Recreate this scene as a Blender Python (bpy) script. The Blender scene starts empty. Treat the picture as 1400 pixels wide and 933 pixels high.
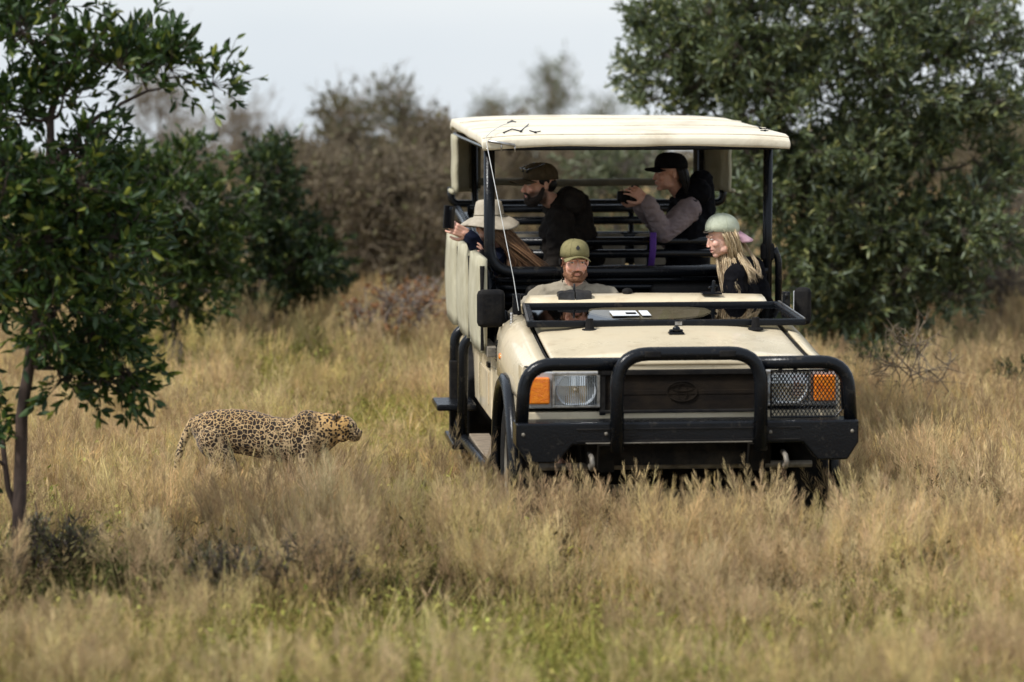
import bpy, math, random
import numpy as np
from mathutils import Vector, Matrix, Euler, noise as mnoise

SC = bpy.context.scene
COL = SC.collection
PI = math.pi
R = math.radians

# ------------------------------------------------------------------ camera
FPX = 4400.0                      # focal length in pixels of a 1400 px wide picture
CAMH = 2.85
PITCH = math.atan((466.5 - 40) / FPX)
cam_d = bpy.data.cameras.new("camera")
cam = bpy.data.objects.new("camera", cam_d)
COL.objects.link(cam)
cam.location = (0, 0, CAMH)
cam.rotation_euler = (PI / 2 - PITCH, 0, 0)
cam_d.sensor_width = 36
cam_d.lens = FPX / 1400 * 36
cam_d.clip_end = 5000
cam_d.dof.use_dof = True
cam_d.dof.focus_distance = 18.6
cam_d.dof.aperture_fstop = 1.5
SC.camera = cam

# ------------------------------------------------------------------ sky and sun
SUN_EL, SUN_AZ = R(50), R(-122)    # azimuth clockwise from +Y
w = bpy.data.worlds.new("World")
SC.world = w
w.use_nodes = True
nt = w.node_tree
nt.nodes.clear()
out = nt.nodes.new("ShaderNodeOutputWorld")
bg = nt.nodes.new("ShaderNodeBackground")
sky = nt.nodes.new("ShaderNodeTexSky")
sky.sky_type = 'NISHITA'
sky.sun_disc = False
sky.sun_elevation = SUN_EL
sky.sun_rotation = SUN_AZ
tc = nt.nodes.new("ShaderNodeTexCoord")
mp = nt.nodes.new("ShaderNodeMapping")
mp.inputs['Scale'].default_value = (1.0, 1.0, 3.5)
nz = nt.nodes.new("ShaderNodeTexNoise")
nz.inputs['Scale'].default_value = 3.0
nz.inputs['Detail'].default_value = 5
cr = nt.nodes.new("ShaderNodeValToRGB")
cr.color_ramp.elements[0].position = 0.25
cr.color_ramp.elements[0].color = (9.6, 10.8, 12.2, 1)
cr.color_ramp.elements[1].position = 0.75
cr.color_ramp.elements[1].color = (12.4, 12.9, 13.6, 1)
mx = nt.nodes.new("ShaderNodeMix")
mx.data_type = 'RGBA'
mx.inputs[0].default_value = 0.55
L_ = nt.links.new
L_(tc.outputs['Generated'], mp.inputs[0]); L_(mp.outputs[0], nz.inputs['Vector'])
L_(nz.outputs['Fac'], cr.inputs[0])
L_(sky.outputs[0], mx.inputs[6]); L_(cr.outputs[0], mx.inputs[7])
L_(mx.outputs[2], bg.inputs[0])
bg.inputs[1].default_value = 0.10
L_(bg.outputs[0], out.inputs[0])

sun_d = bpy.data.lights.new("sun", 'SUN')
sun = bpy.data.objects.new("sun", sun_d)
COL.objects.link(sun)
sun_d.energy = 3.7
sun_d.angle = R(8)
sun_d.color = (1.0, 0.97, 0.92)
sdir = Vector((math.sin(SUN_AZ) * math.cos(SUN_EL), math.cos(SUN_AZ) * math.cos(SUN_EL), math.sin(SUN_EL)))
sun.rotation_euler = sdir.to_track_quat('Z', 'Y').to_euler()
sun.location = (-5, -5, 12)

SC.view_settings.view_transform = 'Standard'
SC.view_settings.look = 'None'
SC.view_settings.exposure = 0.12
SC.view_settings.gamma = 1.0
SC.cycles.max_bounces = 6
SC.cycles.diffuse_bounces = 3
SC.cycles.glossy_bounces = 3
SC.cycles.transmission_bounces = 5
SC.cycles.transparent_max_bounces = 8
SC.cycles.caustics_reflective = False
SC.cycles.caustics_refractive = False
SC.cycles.use_denoising = True

# ------------------------------------------------------------------ pixel -> place
_F = Vector((0, math.cos(PITCH), -math.sin(PITCH)))
_U = Vector((0, math.sin(PITCH), math.cos(PITCH)))
_X = Vector((1, 0, 0))
CAM = Vector((0, 0, CAMH))


def ray(px, py):
    return _F + _X * ((px - 700) / FPX) + _U * ((466.5 - py) / FPX)


def P(px, py, d):
    r = ray(px, py)
    return CAM + r * (d / r.y)


TRUCK_O = Vector((0.935, 17.0, 0))
TRUCK_R = R(5.4)
TM = Matrix.Translation(TRUCK_O) @ Matrix.Rotation(TRUCK_R, 4, 'Z')
TI = TM.inverted()


def L(px, py, y):
    """point of the truck's own space on the cross-plane y behind its bumper"""
    o = TI @ CAM
    d = TI.to_3x3() @ ray(px, py)
    return o + d * ((y - o.y) / d.y)


def LX(px, py, x):
    """point of the truck's own space on the side plane x"""
    o = TI @ CAM
    d = TI.to_3x3() @ ray(px, py)
    return o + d * ((x - o.x) / d.x)


def ground_z(x, y):
    if y < 45:
        return 0.0
    t = min(1.0, (y - 45) / 15)
    return -0.0455 * (y - 45) * t + 0.0


def G(px, py_top, d):
    p = P(px, py_top, d)
    return Vector((p.x, d, ground_z(p.x, d))), p.z - ground_z(p.x, d)


# ------------------------------------------------------------------ noise
_rs = np.random.RandomState(7)
_G = _rs.rand(256, 256)


def vnoise(x, y, s):
    x = np.asarray(x) * s + 50.3; y = np.asarray(y) * s + 91.7
    xi = np.floor(x).astype(int); yi = np.floor(y).astype(int)
    fx = x - xi; fy = y - yi
    fx = fx * fx * (3 - 2 * fx); fy = fy * fy * (3 - 2 * fy)
    g = lambda a, b: _G[a % 256, b % 256]
    return (g(xi, yi) * (1 - fx) * (1 - fy) + g(xi + 1, yi) * fx * (1 - fy) + g(xi, yi + 1) * (1 - fx) * fy + g(xi + 1, yi + 1) * fx * fy)


# ------------------------------------------------------------------ materials
def new_mat(name):
    m = bpy.data.materials.new(name)
    m.use_nodes = True
    n = m.node_tree.nodes
    return m, m.node_tree, n['Principled BSDF'], n['Material Output']


def pmat(name, c1, c2=None, scale=8, rough=0.6, metal=0.0, bump=0.0, bscale=None, coat=0.0, coords='Object', detail=4, spec=0.5, rough2=None, lo=0.35, hi=0.65, stretch=None):
    m, t, b, o = new_mat(name)
    b.inputs['Roughness'].default_value = rough
    b.inputs['Metallic'].default_value = metal
    b.inputs['Coat Weight'].default_value = coat
    b.inputs['Specular IOR Level'].default_value = spec
    b.inputs['Base Color'].default_value = (*c1, 1)
    c = t.nodes.new("ShaderNodeTexCoord")
    src = c.outputs[coords]
    if stretch:
        mpn = t.nodes.new("ShaderNodeMapping"); mpn.inputs['Scale'].default_value = stretch
        t.links.new(src, mpn.inputs[0]); src = mpn.outputs[0]
    if c2:
        n = t.nodes.new("ShaderNodeTexNoise"); n.inputs['Scale'].default_value = scale; n.inputs['Detail'].default_value = detail
        n.inputs['Roughness'].default_value = 0.65
        t.links.new(src, n.inputs['Vector'])
        r = t.nodes.new("ShaderNodeValToRGB")
        r.color_ramp.elements[0].position = lo; r.color_ramp.elements[0].color = (*c1, 1)
        r.color_ramp.elements[1].position = hi; r.color_ramp.elements[1].color = (*c2, 1)
        t.links.new(n.outputs['Fac'], r.inputs[0]); t.links.new(r.outputs[0], b.inputs['Base Color'])
        if rough2 is not None:
            mr = t.nodes.new("ShaderNodeMapRange")
            mr.inputs[1].default_value = lo; mr.inputs[2].default_value = hi
            mr.inputs[3].default_value = rough; mr.inputs[4].default_value = rough2
            t.links.new(n.outputs['Fac'], mr.inputs[0]); t.links.new(mr.outputs[0], b.inputs['Roughness'])
    if bump:
        n2 = t.nodes.new("ShaderNodeTexNoise"); n2.inputs['Scale'].default_value = bscale or scale * 4; n2.inputs['Detail'].default_value = 5
        t.links.new(src, n2.inputs['Vector'])
        bp = t.nodes.new("ShaderNodeBump"); bp.inputs['Strength'].default_value = min(1, bump); bp.inputs['Distance'].default_value = 0.01
        t.links.new(n2.outputs['Fac'], bp.inputs['Height']); t.links.new(bp.outputs[0], b.inputs['Normal'])
    return m


def leafmat(name, ca, cb, cc=None, trans=0.35, rough=0.5, wax=0.12):
    """leaf material: colour by each leaf's own random number"""
    m, t, b, o = new_mat(name)
    t.nodes.remove(b)
    at = t.nodes.new("ShaderNodeAttribute"); at.attribute_name = "rnd"
    r = t.nodes.new("ShaderNodeValToRGB")
    r.color_ramp.elements[0].color = (*ca, 1)
    r.color_ramp.elements[1].color = (*cb, 1); r.color_ramp.elements[1].position = 0.86
    if cc:
        e = r.color_ramp.elements.new(0.97); e.color = (*cc, 1)
    t.links.new(at.outputs['Fac'], r.inputs[0])
    d = t.nodes.new("ShaderNodeBsdfDiffuse"); tr = t.nodes.new("ShaderNodeBsdfTranslucent"); g = t.nodes.new("ShaderNodeBsdfGlossy")
    g.inputs['Roughness'].default_value = rough
    g.inputs['Color'].default_value = (0.7, 0.75, 0.8, 1)
    t.links.new(r.outputs[0], d.inputs[0]); t.links.new(r.outputs[0], tr.inputs[0])
    a = t.nodes.new("ShaderNodeMixShader"); a.inputs[0].default_value = trans
    t.links.new(d.outputs[0], a.inputs[1]); t.links.new(tr.outputs[0], a.inputs[2])
    f = t.nodes.new("ShaderNodeMixShader"); f.inputs[0].default_value = wax
    t.links.new(a.outputs[0], f.inputs[1]); t.links.new(g.outputs[0], f.inputs[2])
    t.links.new(f.outputs[0], o.inputs[0])
    return m


M = {}
M['paint'] = pmat('cream_paint', (0.74, 0.635, 0.445), (0.62, 0.51, 0.34), 2.2, 0.26, coat=0.4, rough2=0.55, lo=0.42, hi=0.75, bump=0.06, bscale=30, detail=9)


def add_dust(m, col, scale, lo, hi, amount):
    t = m.node_tree; b = t.nodes['Principled BSDF']; src = b.inputs['Base Color'].links[0].from_socket
    c = t.nodes.new("ShaderNodeTexCoord"); n = t.nodes.new("ShaderNodeTexNoise"); n.inputs['Scale'].default_value = scale; n.inputs['Detail'].default_value = 12; n.inputs['Roughness'].default_value = 0.75
    t.links.new(c.outputs['Object'], n.inputs['Vector'])
    mr = t.nodes.new("ShaderNodeMapRange"); mr.inputs[1].default_value = lo; mr.inputs[2].default_value = hi; mr.inputs[4].default_value = amount
    t.links.new(n.outputs['Fac'], mr.inputs[0])
    mxn = t.nodes.new("ShaderNodeMix"); mxn.data_type = 'RGBA'; mxn.inputs[7].default_value = (*col, 1)
    t.links.new(mr.outputs[0], mxn.inputs[0]); t.links.new(src, mxn.inputs[6]); t.links.new(mxn.outputs[2], b.inputs['Base Color'])


add_dust(M['paint'], (0.36, 0.26, 0.16), 7, 0.52, 0.72, 0.55)
add_dust(M['paint'], (0.16, 0.12, 0.08), 55, 0.66, 0.74, 0.7)
M['black'] = pmat('black_steel', (0.006, 0.007, 0.009), (0.045, 0.038, 0.028), 16, 0.26, spec=0.22, rough2=0.7, lo=0.60, hi=0.80, bump=0.15, bscale=90)
M['blackmatt'] = pmat('black_rubber', (0.007, 0.007, 0.008), (0.02, 0.018, 0.016), 12, 0.75, spec=0.12, bump=0.3, bscale=60)
M['underside'] = pmat('dusty_underside', (0.007, 0.0065, 0.006), (0.022, 0.018, 0.013), 9, 0.85, spec=0.1, bump=0.4, bscale=50)
M['chrome'] = pmat('worn_metal', (0.55, 0.55, 0.55), (0.25, 0.23, 0.2), 20, 0.25, metal=1.0, rough2=0.6)
M['reflector'] = pmat('lamp_reflector', (0.9, 0.92, 0.94), (0.7, 0.72, 0.75), 60, 0.3, metal=0.25)
M['canvas'] = pmat('cream_canvas', (0.70, 0.635, 0.50), (0.44, 0.36, 0.25), 3.2, 0.88, bump=0.6, bscale=11, lo=0.50, hi=0.80, detail=9)
M['canvas_side'] = pmat('khaki_canvas', (0.46, 0.43, 0.31), (0.34, 0.31, 0.21), 5, 0.9, bump=0.4, bscale=22)
M['canvas_dark'] = pmat('olive_canvas', (0.085, 0.078, 0.055), (0.14, 0.125, 0.085), 8, 0.9, bump=0.4, bscale=30)
M['sill'] = pmat('weathered_rail', (0.13, 0.115, 0.095), (0.28, 0.25, 0.2), 14, 0.6, metal=0.3, bump=0.2)
M['grille'] = pmat('dusty_insect_mesh', (0.009, 0.007, 0.006), (0.024, 0.017, 0.011), 6, 0.85, spec=0.15, bump=0.8, bscale=260, stretch=(1, 1, 1.8))
M['seat'] = pmat('black_vinyl', (0.006, 0.006, 0.006), (0.013, 0.012, 0.011), 12, 0.6, spec=0.15, bump=0.2)
M['seat_tan'] = pmat('tan_vinyl', (0.16, 0.14, 0.10), (0.1, 0.085, 0.06), 10, 0.6, bump=0.2)
M['white'] = pmat('reflection_white', (0.78, 0.79, 0.8), (0.7, 0.71, 0.73), 10, 0.6)  # plain white for the reflections painted onto the windscreen
M['cord_white'] = pmat('pale_cord', (0.6, 0.6, 0.58), (0.45, 0.45, 0.42), 30, 0.5)
M['tread'] = pmat('dusty_tread', (0.30, 0.24, 0.17), (0.18, 0.14, 0.10), 18, 0.8, bump=0.4)
M['bark'] = pmat('dark_bark', (0.045, 0.033, 0.024), (0.11, 0.085, 0.065), 14, 0.9, bump=0.9, bscale=40, stretch=(1, 1, 0.3))
M['bark_red'] = pmat('reddish_bark', (0.03, 0.019, 0.014), (0.07, 0.045, 0.034), 14, 0.9, bump=0.9, bscale=40, stretch=(1, 1, 0.3))
M['bark_grey'] = pmat('grey_bark', (0.16, 0.13, 0.11), (0.27, 0.23, 0.2), 14, 0.9, bump=0.8, bscale=40, stretch=(1, 1, 0.3))
M['twig_brown'] = pmat('brown_twigs', (0.12, 0.090, 0.058), (0.20, 0.155, 0.10), 3, 0.9)
M['soil'] = pmat('dry_soil', (0.17, 0.13, 0.07), (0.36, 0.28, 0.14), 1.4, 0.95, bump=1.0, bscale=22, detail=12)
M['skin'] = None


def glassmat(name, tint, gloss):
    m, t, b, o = new_mat(name)
    t.nodes.remove(b)
    tr = t.nodes.new("ShaderNodeBsdfTransparent"); tr.inputs[0].default_value = (*tint, 1)
    g = t.nodes.new("ShaderNodeBsdfGlossy"); g.inputs['Roughness'].default_value = 0.03
    lw = t.nodes.new("ShaderNodeFresnel"); lw.inputs[0].default_value = gloss
    mixn = t.nodes.new("ShaderNodeMixShader")
    t.links.new(lw.outputs[0], mixn.inputs[0]); t.links.new(tr.outputs[0], mixn.inputs[1]); t.links.new(g.outputs[0], mixn.inputs[2])
    t.links.new(mixn.outputs[0], o.inputs[0])
    return m


M['glass'] = glassmat('windscreen_glass', (0.50, 0.50, 0.47), 1.30)
M['lens'] = glassmat('lamp_glass', (0.9, 0.93, 0.95), 1.5)
M['amber'] = pmat('amber_lens', (0.95, 0.30, 0.015), (0.75, 0.15, 0.008), 30, 0.12, coat=0.6, bump=0.35, bscale=120)


# ------------------------------------------------------------------ mesh collector
class MB:
    def __init__(self):
        self.v = []; self.f = []; self.m = []; self.n = 0; self.T = None; self.mat = 0

    def add(self, vs, fs):
        if self.T is not None:
            vs = [self.T @ Vector(p) for p in vs]
        self.v.extend([tuple(p) for p in vs])
        n = self.n
        self.f.extend([tuple(i + n for i in f) for f in fs])
        self.m.extend([self.mat] * len(fs))
        self.n += len(vs)
        return self

    def box(self, c, s, rot=None, taper=1.0):
        vs = []
        for z in (-1, 1):
            k = taper if z > 0 else 1
            for x, y in ((-1, -1), (1, -1), (1, 1), (-1, 1)):
                p = Vector((x * s[0] / 2 * k, y * s[1] / 2 * k, z * s[2] / 2))
                if rot: p = Euler(rot).to_matrix() @ p
                vs.append(p + Vector(c))
        return self.add(vs, [(3, 2, 1, 0), (4, 5, 6, 7), (0, 1, 5, 4), (1, 2, 6, 5), (2, 3, 7, 6), (3, 0, 4, 7)])

    def box2(self, a, b):
        a = Vector(a); b = Vector(b)
        return self.box((a + b) / 2, [abs(b[i] - a[i]) for i in range(3)])

    def loft(self, rings, cap=True, closed=True):
        n = len(rings[0]); vs = [p for r in rings for p in r]; fs = []
        for i in range(len(rings) - 1):
            for j in range(n if closed else n - 1):
                a = i * n + j; b = i * n + (j + 1) % n
                fs.append((a, b, b + n, a + n))
        if cap:
            fs.append(tuple(range(n))[::-1]); fs.append(tuple((len(rings) - 1) * n + j for j in range(n)))
        return self.add(vs, fs)

    def tube(self, pts, r, n=8, cap=True, flat=1.0, side=None):
        pts = [Vector(p) for p in pts]
        rr = r if isinstance(r, (list, tuple)) else [r] * len(pts)
        rings = []; up = None
        for i, p in enumerate(pts):
            t = (pts[min(i + 1, len(pts) - 1)] - pts[max(i - 1, 0)])
            t = t.normalized() if t.length > 1e-9 else Vector((0, 0, 1))
            if up is None:
                up = Vector(side) if side else (Vector((0, 0, 1)) if abs(t.z) < 0.9 else Vector((1, 0, 0)))
            up = up - t * up.dot(t)
            if up.length < 1e-6: up = t.orthogonal()
            up.normalize(); s = t.cross(up)
            rings.append([p + (up * math.sin(a) * flat + s * math.cos(a)) * rr[i] for a in [2 * PI * k / n for k in range(n)]])
        return self.loft(rings, cap)

    def cap(self, a, b, r0, r1, n=12):
        """tapered capsule"""
        a = Vector(a); b = Vector(b); d = (b - a)
        d = d.normalized() if d.length > 1e-6 else Vector((0, 0, 1))
        pts = []; rr = []
        for k in (80, 50, 25): pts.append(a - d * r0 * math.sin(R(k))); rr.append(r0 * math.cos(R(k)))
        pts += [a, b]; rr += [r0, r1]
        for k in (25, 50, 80): pts.append(b + d * r1 * math.sin(R(k))); rr.append(r1 * math.cos(R(k)))
        return self.tube(pts, rr, n)

    def ell(self, c, r, rot=None, n=14, m=9):
        if not isinstance(r, (list, tuple)): r = (r, r, r)
        vs = []; E = Euler(rot).to_matrix() if rot else None
        rings = []
        for i in range(m):
            ph = -PI / 2 + PI * (i + 0.5) / m
            ring = []
            for j in range(n):
                a = 2 * PI * j / n
                p = Vector((r[0] * math.cos(ph) * math.cos(a), r[1] * math.cos(ph) * math.sin(a), r[2] * math.sin(ph)))
                if E: p = E @ p
                ring.append(p + Vector(c))
            rings.append(ring)
        return self.loft(rings)

    def prism(self, poly, axis, a, b):
        """polygon (u,v) swept along axis 0/1/2 from a to b"""
        def pt(u, v, w_):
            return {0: (w_, u, v), 1: (u, w_, v), 2: (u, v, w_)}[axis]
        n = len(poly)
        vs = [pt(u, v, a) for u, v in poly] + [pt(u, v, b) for u, v in poly]
        fs = [tuple(range(n)), tuple(range(2 * n - 1, n - 1, -1))]
        fs += [(i, i + n, (i + 1) % n + n, (i + 1) % n) for i in range(n)]
        return self.add(vs, fs)

    def mesh(self, name, mats, smooth=False, recalc=True):
        me = bpy.data.meshes.new(name)
        me.from_pydata(self.v, [], self.f)
        for m in (mats if isinstance(mats, (list, tuple)) else [mats]): me.materials.append(m)
        me.polygons.foreach_set('material_index', self.m)
        if smooth: me.polygons.foreach_set('use_smooth', [True] * len(me.polygons))
        if recalc:
            import bmesh
            b = bmesh.new(); b.from_mesh(me); bmesh.ops.recalc_face_normals(b, faces=b.faces); b.to_mesh(me); b.free()
        me.update()
        return me

    def build(self, name, mats, parent=None, smooth=False, bevel=0, auto=None):
        me = self.mesh(name, mats, smooth)
        o = bpy.data.objects.new(name, me); COL.objects.link(o)
        if parent: o.parent = parent
        if bevel:
            b = o.modifiers.new('bevel', 'BEVEL'); b.width = bevel; b.segments = 2; b.limit_method = 'ANGLE'; b.angle_limit = R(40)
            me.polygons.foreach_set('use_smooth', [True] * len(me.polygons))
            wn = o.modifiers.new('wn', 'WEIGHTED_NORMAL'); wn.keep_sharp = True
        return o


def tag(o, label=None, cat=None, group=None, kind=None):
    if label: o['label'] = label
    if cat: o['category'] = cat
    if group: o['group'] = group
    if kind: o['kind'] = kind
    return o


def empty(name, loc, rz=0, label=None, cat=None, group=None):
    o = bpy.data.objects.new(name, None); COL.objects.link(o)
    o.location = loc; o.rotation_euler = (0, 0, rz); o.empty_display_size = 0.2
    return tag(o, label, cat, group)


def fillet(pts, r, n=5):
    pts = [Vector(p) for p in pts]; o = [pts[0]]
    for i in range(1, len(pts) - 1):
        a, b, c = pts[i - 1], pts[i], pts[i + 1]
        ra = min(r, (a - b).length * 0.49, (c - b).length * 0.49)
        p = b + (a - b).normalized() * ra; q = b + (c - b).normalized() * ra
        for k in range(n + 1):
            t = k / n
            o.append(p * (1 - t) ** 2 + b * 2 * t * (1 - t) * 1.0 + q * t * t)
    o.append(pts[-1])
    return o


def bez(a, b, c, n=8):
    a, b, c = Vector(a), Vector(b), Vector(c)
    return [a * (1 - t) ** 2 + b * 2 * t * (1 - t) + c * t * t for t in [k / n for k in range(n + 1)]]


def organic(mb, name, mats, parent, voxel=0.006, smooth=4, wrinkle=0.0, wscale=14, color=None, stretch=(1, 1, 1)):
    """close overlapping volumes into one continuous skin"""
    me = mb.mesh(name, mats, recalc=True)
    o = bpy.data.objects.new(name, me); COL.objects.link(o)
    r = o.modifiers.new('r', 'REMESH'); r.mode = 'VOXEL'; r.voxel_size = voxel; r.use_smooth_shade = True
    s = o.modifiers.new('s', 'SMOOTH'); s.factor = 0.5; s.iterations = smooth
    dg = bpy.context.evaluated_depsgraph_get()
    ne = bpy.data.meshes.new_from_object(o.evaluated_get(dg))
    o.modifiers.clear()
    old = o.data; o.data = ne; ne.name = name; bpy.data.meshes.remove(old)
    if not len(ne.materials):
        for m in (mats if isinstance(mats, (list, tuple)) else [mats]): ne.materials.append(m)
    n = len(ne.vertices)
    co = np.empty(n * 3, np.float32); ne.vertices.foreach_get('co', co); co = co.reshape(-1, 3)
    if wrinkle:
        no = np.empty(n * 3, np.float32); ne.vertices.foreach_get('normal', no); no = no.reshape(-1, 3)
        d = np.array([mnoise.noise(Vector((p[0] * wscale * stretch[0], p[1] * wscale * stretch[1], p[2] * wscale * stretch[2]))) for p in co])
        d = (1 - np.abs(d) * 2.2)
        co = co + no * (d * wrinkle)[:, None]
        ne.vertices.foreach_set('co', co.astype(np.float32).ravel())
    if color is not None:
        cv = color(co)
        at = ne.color_attributes.new('tone', 'FLOAT_COLOR', 'POINT')
        at.data.foreach_set('color', np.concatenate([cv, np.ones((n, 1))], 1).astype(np.float32).ravel())
    ne.polygons.foreach_set('use_smooth', [True] * len(ne.polygons))
    ne.update()
    if parent: o.parent = parent
    return o


def skinmat(name, spread=0.0):
    m, t, b, o = new_mat(name)
    at = t.nodes.new("ShaderNodeAttribute"); at.attribute_name = 'tone'
    c = t.nodes.new("ShaderNodeTexCoord"); n = t.nodes.new("ShaderNodeTexNoise"); n.inputs['Scale'].default_value = 60
    t.links.new(c.outputs['Object'], n.inputs['Vector'])
    mr = t.nodes.new("ShaderNodeMapRange"); mr.inputs[3].default_value = 0.85; mr.inputs[4].default_value = 1.15
    t.links.new(n.outputs['Fac'], mr.inputs[0])
    mm = t.nodes.new("ShaderNodeVectorMath"); mm.operation = 'SCALE'
    t.links.new(at.outputs['Color'], mm.inputs[0]); t.links.new(mr.outputs[0], mm.inputs['Scale'])
    t.links.new(mm.outputs[0], b.inputs['Base Color'])
    b.inputs['Roughness'].default_value = 0.5
    b.inputs['Subsurface Weight'].default_value = 0.12
    b.inputs['Subsurface Radius'].default_value = (0.01, 0.004, 0.002)
    return m


M['skin'] = skinmat('skin')

# ================================================================== GROUND
rng = np.random.RandomState(11)


def build_ground():
    ys = list(np.arange(-30, 20, 5.0)) + list(np.arange(20, 90, 1.5)) + [95, 105, 120, 150, 200, 300, 500, 900, 1600, 3000]
    xs = [-2500, -1200, -500, -250, -120, -70, -45] + list(np.arange(-32, 33, 2.0)) + [45, 70, 120, 250, 500, 1200, 2500]
    vs = []; fs = []
    for y in ys:
        for x in xs:
            z = ground_z(x, y) + (0.0 if abs(x) > 40 or y > 90 else 0.03 * (float(vnoise(x, y, 0.4)) - 0.5) * min(1, max(0, abs(y - 18) - 3) / 6))
            vs.append((x, y, z))
    n = len(xs)
    for j in range(len(ys) - 1):
        for i in range(n - 1):
            a = j * n + i; fs.append((a, a + 1, a + n + 1, a + n))
    mb = MB(); mb.add(vs, fs)
    o = mb.build('ground', M['soil'], smooth=True)
    tag(o, kind='structure')


build_ground()


# ================================================================== GRASS
def grassmat():
    m, t, b, o = new_mat('grass_blades')
    t.nodes.remove(b)
    ti = t.nodes.new("ShaderNodeAttribute"); ti.attribute_type = 'INSTANCER'; ti.attribute_name = 'tint'
    rn = t.nodes.new("ShaderNodeAttribute"); rn.attribute_name = 'rnd'
    sd = t.nodes.new("ShaderNodeAttribute"); sd.attribute_name = 'seed'
    hs = t.nodes.new("ShaderNodeHueSaturation")
    mr = t.nodes.new("ShaderNodeMapRange"); mr.inputs[3].default_value = 0.38; mr.inputs[4].default_value = 1.55
    mh = t.nodes.new("ShaderNodeMapRange"); mh.inputs[3].default_value = 0.475; mh.inputs[4].default_value = 0.525
    t.links.new(rn.outputs['Fac'], mr.inputs[0])
    mo = t.nodes.new("ShaderNodeMath"); mo.operation = 'MULTIPLY'; mo.inputs[1].default_value = 7.31
    fr = t.nodes.new("ShaderNodeMath"); fr.operation = 'FRACT'
    t.links.new(rn.outputs['Fac'], mo.inputs[0]); t.links.new(mo.outputs[0], fr.inputs[0]); t.links.new(fr.outputs[0], mh.inputs[0])
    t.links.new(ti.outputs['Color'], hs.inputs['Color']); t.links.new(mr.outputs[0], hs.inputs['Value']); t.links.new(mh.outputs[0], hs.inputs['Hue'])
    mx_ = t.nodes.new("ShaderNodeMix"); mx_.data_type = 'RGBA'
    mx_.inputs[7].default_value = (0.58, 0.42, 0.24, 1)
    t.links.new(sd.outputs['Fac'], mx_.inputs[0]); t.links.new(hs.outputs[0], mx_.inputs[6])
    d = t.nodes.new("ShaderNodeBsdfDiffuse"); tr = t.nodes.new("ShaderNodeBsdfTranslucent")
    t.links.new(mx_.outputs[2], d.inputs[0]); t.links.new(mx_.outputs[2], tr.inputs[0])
    a = t.nodes.new("ShaderNodeMixShader"); a.inputs[0].default_value = 0.3
    t.links.new(d.outputs[0], a.inputs[1]); t.links.new(tr.outputs[0], a.inputs[2]); t.links.new(a.outputs[0], o.inputs[0])
    return m


M['grass'] = grassmat()


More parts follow.
